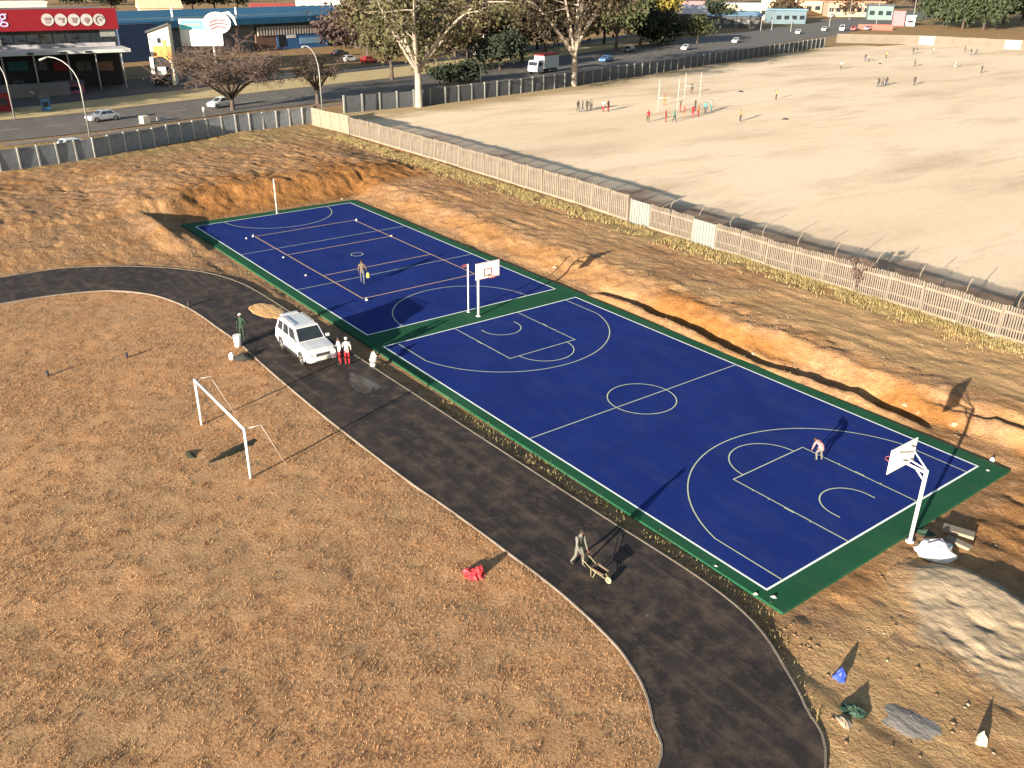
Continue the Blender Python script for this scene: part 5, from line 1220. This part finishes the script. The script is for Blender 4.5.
def make_tree(name, label, p, H, spread, trunk_r, fork, bark, leaf, n_leaf=3000, lsz=.35, sig=.9, seed=0, limbs=7, subs=6, cz=.62, vr=.36, bare=False, group=None, lean=(0, 0), twig=None, cat='tree'):
    rr = random.Random(seed); t = thing(name, label, cat, p, 0, group); b = MB(); clumps = []
    F = Vector((lean[0]*fork, lean[1]*fork, fork*H)); cen = Vector((lean[0]*H*.6, lean[1]*H*.6, cz*H))
    b.tube([(0, 0, -.4), (0, 0, 0), F*.5+Vector((.1, -.05, 0)), F], [trunk_r*1.5, trunk_r*1.15, trunk_r*.95, trunk_r*.8], 9)
    tw = MB()
    def limb(A, B_, r0_, r1_, bend, n=6):
        M_ = (A+B_)/2+Vector((rr.uniform(-1, 1)*bend, rr.uniform(-1, 1)*bend, bend*.8))
        return [A*(1-s)**2+M_*2*s*(1-s)+B_*s*s for s in [i/n for i in range(n+1)]]
    for i in range(limbs):
        az = 2*PI*(i+rr.uniform(-.3, .3))/limbs; el = rr.uniform(-.25, .95) if i else 1.3
        d = Vector((math.cos(az)*math.cos(el), math.sin(az)*math.cos(el), math.sin(el)*1.0))
        q = rr.uniform(.62, .95); B_ = cen+Vector((d.x*spread, d.y*spread, d.z*H*vr))*q
        A = F*rr.uniform(.82, 1.); pts = limb(A, B_, 0, 0, spread*.12); L = len(pts)
        b.tube(pts, [trunk_r*(.52*(1-k/L)+.07) for k in range(L)], 6, caps=False); clumps.append(B_)
        for j in range(subs):
            s = rr.uniform(.35, .95); k = min(int(s*(L-1)), L-2); A2 = pts[k].lerp(pts[k+1], s*(L-1)-k)
            e = Vector((rr.gauss(0, 1), rr.gauss(0, 1), rr.gauss(.15, .7))).normalized(); B2 = A2+Vector((e.x*spread, e.y*spread, e.z*H*vr))*rr.uniform(.25, .5)
            B2.z = max(B2.z, H*.12); p2 = limb(A2, B2, 0, 0, spread*.04, 4); b.tube(p2, [trunk_r*(.2*(1-m/5)+.03) for m in range(5)], 5, caps=False); clumps.append(B2); clumps.append(p2[3])
            if bare:
                for m in range(9):
                    A3 = p2[rr.randrange(1, 5)]; e = Vector((rr.gauss(0, 1), rr.gauss(0, 1), rr.gauss(.4, .8))).normalized()*rr.uniform(.5, 1.7)*spread*.16
                    p3 = [A3, A3+e*.55+Vector((0, 0, .05)), A3+e]; tw.tube(p3, [.034, .026, .015], 3, caps=False)
                    for w in range(3):
                        e2 = Vector((rr.gauss(0, 1), rr.gauss(0, 1), rr.gauss(.4, .8))).normalized()*spread*.09; tw.tube([p3[1], p3[1]+e2], [.022, .012], 3, caps=False)
    b.build('trunk', bark, t, True)
    if bare: tw.build('twigs', twig or TWIG, t)
    if leaf is not None and n_leaf:
        v, q = leaves([tuple(c) for c in clumps], n_leaf, sig, lsz, seed+5); np_mesh('crown', v, q, leaf, t, False)
    return t
GUM = leafmat('gum foliage', (.034, .034, .016), (.09, .08, .036)); GUM2 = leafmat('brown gum foliage', (.028, .025, .016), (.07, .052, .03)); DKG = leafmat('dark foliage', (.009, .015, .009), (.026, .035, .018))
BRF = leafmat('brownish foliage', (.035, .025, .016), (.09, .058, .034)); YEL = leafmat('yellow foliage', (.10, .085, .016), (.24, .185, .035)); OLV = leafmat('olive foliage', (.028, .036, .015), (.07, .078, .03)); PUR = leafmat('dull purple foliage', (.036, .024, .024), (.08, .052, .046))
def T(u, v, name, lb, H, spread, **kw):
    p = at(u, v, G1); z = zat(p.x, p.y)
    return make_tree(name, lb, (p.x, p.y, z), H, spread, kw.pop('r', .3), kw.pop('fork', .25), kw.pop('bark', BARKD), kw.pop('leaf', DKG), **kw)
T(419, 107, 'gum_tree', 'big pale barked gum tree with open crown at the field corner', 24, 14.5, r=.56, fork=.22, bark=BARKW, leaf=GUM, n_leaf=5200, lsz=.36, sig=1.25, seed=12, limbs=9, subs=7, cz=.60, vr=.34)
T(573.5, 86, 'gum_tree', 'second pale trunked gum tree, forked low, behind the lorry', 27, 13.5, r=.58, fork=.22, bark=BARKW, leaf=GUM2, n_leaf=7500, lsz=.42, sig=1.4, seed=31, limbs=9, subs=7, cz=.60, vr=.34)
T(233, 110, 'bare_tree', 'wide reddish bare tree at the roadside below the billboard', 10.5, 11., r=.34, fork=.16, leaf=BRF, n_leaf=500, lsz=.15, sig=.9, seed=5, limbs=11, subs=8, cz=.52, vr=.42, bare=True, group='bare trees by the near road')
T(318, 104, 'bare_tree', 'dark bare tree behind the lamp at the fence corner', 9, 5.2, r=.34, fork=.22, leaf=None, seed=8, limbs=8, subs=7, cz=.6, vr=.36, bare=True, twig=BARKD, group='bare trees by the near road')
T(468, 66, 'roadside_tree', 'brown leaved tree with dark trunk right of the big gum', 15, 7.5, r=.4, leaf=BRF, n_leaf=4200, lsz=.45, sig=1.2, seed=14, group='trees along the road')
T(522, 63, 'roadside_tree', 'dark rounded tree left of the second gum', 15, 8.5, r=.4, leaf=GUM2, n_leaf=4800, lsz=.5, sig=1.4, seed=15, group='trees along the road')
T(545, 52, 'roadside_tree', 'tall dark tree directly behind the lorry', 19, 9.5, r=.45, leaf=DKG, n_leaf=5200, lsz=.6, sig=1.7, seed=16, group='trees along the road', cz=.55, vr=.45)
T(616, 51, 'roadside_tree', 'olive tree above the dark hatchback', 16, 6.5, r=.4, leaf=OLV, n_leaf=3600, lsz=.5, sig=1.3, seed=17, group='trees along the road')
T(604, 44, 'roadside_tree', 'purplish brown tree between the second gum and the olive tree', 18, 8, r=.4, leaf=PUR, n_leaf=4200, lsz=.55, sig=1.5, seed=18, group='trees along the road')
T(655, 40, 'yellow_tree', 'bright yellow leaved tree behind the road', 22, 8.0, r=.4, leaf=YEL, n_leaf=4800, lsz=.55, sig=1.4, seed=19, group='trees along the road', cz=.6, vr=.45)
T(640, 46, 'roadside_tree', 'dark bushy tree in front of the yellow one', 12, 7.5, r=.4, leaf=DKG, n_leaf=5000, lsz=.5, sig=1.3, seed=20, group='trees along the road', cz=.5, vr=.48)
T(662, 45, 'roadside_tree', 'dark bushy tree at the right foot of the yellow one', 9, 6.0, r=.35, leaf=DKG, n_leaf=4000, lsz=.5, sig=1.3, seed=21, group='trees along the road', cz=.5, vr=.48)
T(392, 80, 'roadside_tree', 'olive brown tree just left of the big gum', 13, 7.0, r=.35, leaf=GUM, n_leaf=3600, lsz=.4, sig=1.2, seed=22, group='trees along the road')
T(368, 56, 'roadside_tree', 'brown tree over the parked red hatchback', 15, 7.5, r=.35, leaf=BRF, n_leaf=3600, lsz=.5, sig=1.3, seed=23, group='trees along the road')
T(500, 70, 'roadside_tree', 'low dark tree on the verge beside the lorry', 8, 5.5, r=.3, leaf=DKG, n_leaf=3600, lsz=.4, sig=1.1, seed=24, group='trees along the road', cz=.5, vr=.45)
T(447, 84, 'roadside_shrub', 'dark shrub on the road verge right of the big trunk', 3.6, 3.6, r=.12, leaf=DKG, n_leaf=2200, lsz=.3, sig=.7, seed=25, cz=.5, vr=.45, cat='shrub')
T(470, 82, 'roadside_shrub', 'dark rounded shrub beneath the brown leaved tree', 4.2, 3.4, r=.12, leaf=DKG, n_leaf=2200, lsz=.3, sig=.7, seed=26, cz=.5, vr=.45, cat='shrub')
T(697, 44, 'roadside_tree', 'small grey green tree before the rounded roof hall', 8, 4.0, r=.25, leaf=OLV, n_leaf=1800, lsz=.4, sig=1.0, seed=27, group='trees along the road')
# dark trees of the evergreen clump beyond the rear wall
EV = leafmat('evergreen foliage', (.020, .032, .015), (.055, .072, .034))
for i, (u, v, H, s_, lb) in enumerate([(943, 26, 17, 9, 'leftmost evergreen of the big clump beyond the rear wall'), (962, 29, 20, 11, 'second evergreen from the left in the big clump'), (983, 29.5, 19, 11, 'middle evergreen of the big clump, nearest the wall'), (1003, 25, 22, 12, 'fourth evergreen of the big clump at the top right'), (1022, 20, 24, 13, 'evergreen at the right picture edge behind the clump'), (965, 18, 24, 12, 'tall evergreen at the back of the big clump'), (1050, 22, 20, 12, 'evergreen just past the right picture edge')]):
    T(u, v, 'evergreen_tree', lb, H, s_, r=.45, leaf=EV, n_leaf=5500, lsz=.75, sig=1.9, seed=40+i, cz=.5, vr=.45, fork=.15, limbs=9, group='evergreens beyond the rear wall')
# far belt of town trees
TN = [('grey brown tree on the far verge left of the gate lodge', 455, 57, 11, 6.5, PUR), ('brown tree before the low cream house', 510, 52, 10, 6, BRF), ('dark tree on the far verge right of the low cream house', 537, 49, 12, 7, DKG), ('olive tree on the far verge behind the second gum trunk', 580, 44, 13, 7.5, OLV), ('brown tree on the far verge before the brick depot', 662, 33, 13, 8, BRF), ('grey brown tree behind the parked white hatchback', 345, 48, 11, 7, PUR), ('brown tree between the lime hoarding and the big gum', 385, 52, 12, 7, GUM), ('olive tree behind the dark roadside shrub', 430, 58, 11, 7, OLV), ('small dark tree before the pale blue shed', 716, 27, 9, 5, DKG), ('small brown tree before the blue front shop', 783, 22, 9, 5.5, BRF), ('small brown tree before the brown terrace', 848, 16.5, 9, 6, BRF), ('dark tree at the top edge above the red fascia', 70, 6, 14, 7, DKG), ('brown tree at the top left corner', 20, 5, 14, 7, BRF), ('dark tree behind the right end of the red fascia', 112, 14, 15, 8, DKG), ('dark tree right of the beige roof house', 193, 11, 15, 8, DKG), ('olive tree behind the crest board', 215, 10, 16, 8, OLV), ('dark tree left of the red roof house', 238, 10, 16, 8, DKG), ('dark tree at the top edge above the pink walled house', 530, 16, 18, 9, DKG), ('brown tree behind the grey house', 448, 18, 16, 8, BRF), ('dark tree behind the brick depot', 705, 4, 18, 10, DKG), ('dark tree behind the cream store', 735, 2, 18, 10, DKG), ('brown tree between cream store and corner shop', 765, 3, 16, 8, BRF), ('brown tree at the end of the brown terrace', 888, 9, 15, 9, BRF), ('dark tree behind the pink hoarding', 915, 12, 16, 8, PUR), ('olive tree behind the white block', 360, 10, 18, 9, OLV), ('purplish tree right of the white block', 390, 20, 18, 9, PUR), ('brown tree over the gate lodge', 458, 36, 14, 7, PUR), ('dark tree far behind the second gum', 590, 22, 20, 10, DKG), ('brown tree at top behind the brown terrace', 850, 2, 20, 12, BRF), ('far brown tree above the red roof house', 275, 3, 16, 10, BRF), ('far dark tree above the beige roof house', 160, 2, 18, 10, DKG)]
for i, (lb, u, v, H, s_, m) in enumerate(TN):
    T(u, max(v, 3.) if v > 3 else 4., 'town_tree', lb, H, s_, r=.35, leaf=m, n_leaf=2600, lsz=.9 if v < 12 else .65, sig=1.8, seed=70+i, cz=.52, vr=.45, limbs=7, subs=4, group='town trees in the distance')
# unseen trees added beyond the left edge to shade the shop yard
for i, (x0, y0, H, lb) in enumerate([(-101, -24, 13, 'unseen tree added to shade the shop yard, nearest the road'), (-108, -21, 15, 'unseen tree added to shade the shop yard, second from the road'), (-117, -22, 15, 'unseen tree added to shade the shop yard, third from the road'), (-126, -24, 14, 'unseen tree added to shade the shop yard, farthest from the road')]):
    make_tree('unseen_shade_tree', lb, (x0, y0, G1), H, 7.5, .4, .2, BARKD, DKG, 4500, .5, 1.5, 100+i, group='unseen trees added for yard shade', cz=.5, vr=.46)

# weeds by the fence, grass, clods
p = at(858, 293, G1)
make_tree('bare_shrub', 'thin bare shrub growing through the open palisade fence', (p.x, p.y-.2, zat(p.x, p.y)), 2.9, 1.1, .03, .15, BARKD, None, 0, .07, .35, 60, 7, 4, .55, .4, True, cat='shrub')
def blades(name, P, hgt, wid, m, seed, n=5, spread=.06, lean=.6):
    g = np.random.default_rng(seed); N = len(P)*n; B_ = np.repeat(P, n, 0)+np.concatenate([g.normal(0, spread, (N, 2)), np.zeros((N, 1))], 1)
    az = g.uniform(0, 2*PI, N); h_ = hgt*g.uniform(.45, 1.25, N); w = wid*g.uniform(.6, 1.3, N)
    d = np.stack([np.cos(az), np.sin(az), 0*az], 1); s = np.stack([-np.sin(az), np.cos(az), 0*az], 1)
    top = B_+d*(h_*lean*g.uniform(.2, 1.3, N))[:, None]; top[:, 2] += h_; B_[:, 2] -= .015
    v = np.stack([B_-s*w[:, None], B_+s*w[:, None], top], 1).reshape(-1, 3)
    o = np_mesh(name, v, np.arange(N*3).reshape(N, 3), m, None, False); tag(o, kind='stuff'); return o
M_STRAW = leafmat('dry grass straw', (.21, .112, .053), (.42, .245, .128))
MATS['dry grass straw'].node_tree.nodes['Noise Texture'].inputs['Scale'].default_value = 6
M_WEED = leafmat('verge weeds', (.17, .13, .05), (.36, .28, .13)); MATS['verge weeds'].node_tree.nodes['Noise Texture'].inputs['Scale'].default_value = 4
g = np.random.default_rng(3)
N = 95000; q = np.stack([g.uniform(-26, 33, N), g.uniform(-27, -5.8, N)], 1)
P2 = np.concatenate([np.stack([(q[:, 0]-CP.x), (q[:, 1]-CP.y), np.full(N, -CP.z)], 1)])
dz_ = P2 @ np.array(fw); uu = 512+CF*(P2 @ np.array(RT))/dz_; vv = 384-CF*(P2 @ np.array(UP))/dz_
keep = (dz_ > 1) & (uu > -90) & (uu < 1100) & (vv < 850) & inpoly(q[:, 0], q[:, 1], INNER) & (vn(q[:, 0]/.35, q[:, 1]/.35, 5)+.6*vn(q[:, 0]/3.5, q[:, 1]/3.5, 9) > .66)
q = q[keep]; P3 = np.concatenate([q, Z(q[:, 0], q[:, 1])[:, None]], 1)
blades('dry_grass', P3, .06, .013, M_STRAW, 4, 4, .05, 1.1)
N = 9000; q = np.stack([g.uniform(-62, 40, N), 28.9-np.abs(g.normal(0, 1.0, N))], 1); q = q[vn(q[:, 0]/1.2, q[:, 1]/1.2, 8) > .35]
blades('fence_weeds', np.concatenate([q, Z(q[:, 0], q[:, 1])[:, None]], 1), .22, .03, M_WEED, 6, 5, .12, .7)
N = 380; x0 = g.uniform(8, 33, N); y0 = np.interp(x0, [p[0] for p in OUTER[10:105]], [p[1] for p in OUTER[10:105]]) if False else -1.35-np.maximum(0, (x0-29)*.75)+g.normal(0, .28, N)+.1
q = np.stack([x0, y0], 1); q = q[~inpoly(q[:, 0], q[:, 1], OUTER)]
blades('kerb_weeds', np.concatenate([q, Z(q[:, 0], q[:, 1])[:, None]], 1), .16, .02, M_WEED, 7, 4, .08, .8)
def clods(name, q, rmin, rmax, m, seed):
    g = np.random.default_rng(seed); n = len(q); base = np.array([(1, 0, 0), (0, 1, 0), (-1, 0, 0), (0, -1, 0), (0, 0, .6), (0, 0, -.6)])
    r = rmin+(rmax-rmin)*g.random(n)**3; v = base[None]*(1+.5*(g.random((n, 6, 1))-.5))*r[:, None, None]*np.array([1.2, .9, .8])
    a = g.uniform(0, 6.28, n); c, s = np.cos(a)[:, None], np.sin(a)[:, None]
    X_ = v[..., 0]*c-v[..., 1]*s; Y_ = v[..., 0]*s+v[..., 1]*c; z = Z(q[:, 0], q[:, 1])[:, None]+v[..., 2]+.1*r[:, None]
    V_ = np.stack([X_+q[:, :1], Y_+q[:, 1:2], z], -1).reshape(-1, 3)
    f = np.array([(0, 1, 4), (1, 2, 4), (2, 3, 4), (3, 0, 4), (1, 0, 5), (2, 1, 5), (3, 2, 5), (0, 3, 5)])
    tag(np_mesh(name, V_, (f[None]+6*np.arange(n)[:, None, None]).reshape(-1, 3), m, None, False), kind='stuff')
def soilpts(n, x0, x1, y0, y1, thr, s): 
    q = np.stack([g.uniform(x0, x1, n), g.uniform(y0, y1, n)], 1); q = q[vn(q[:, 0]/1.8, q[:, 1]/1.1, s)+.5*vn(q[:, 0]/.5, q[:, 1]/.5, s+1) > thr]
    return q[~inpoly(q[:, 0], q[:, 1], OUTER)]
def slab(q): return q[~((q[:, 0] > -34.4) & (q[:, 0] < 29.4) & (q[:, 1] > -.9) & (q[:, 1] < 15.95))]
M_CLOD = mat('soil clods', (.13, .078, .045), .95, .35, .6, .4, 9, space='world', col2=(.24, .15, .085)); M_CLODP = mat('pale stones', (.28, .23, .175), .95, .2, .8, space='world')
clods('soil_clods', np.concatenate([slab(soilpts(7000, -36, 30, 15.9, 28, .95, 3)), slab(soilpts(7000, -62, -30, -8, 28, .9, 5)), slab(soilpts(900, 29.4, 40, -6, 20, .9, 7)), slab(soilpts(900, -10, 31, -1.5, -.8, .5, 8)), slab(soilpts(5200, -36, 31, 16.1, 19.6, .72, 29)), slab(soilpts(2500, -42, -34.6, -1, 17, .72, 33))]), .012, .09, M_CLOD, 5)
clods('pale_stones', np.concatenate([slab(soilpts(700, -36, 30, 15.9, 28, .7, 13)), slab(soilpts(700, -62, -30, -8, 28, .8, 15)), slab(soilpts(300, 29.4, 40, -6, 18, .8, 17)), soilpts(200, -28, -18, -4, 0, .6, 19)]), .02, .08, M_CLODP, 6)
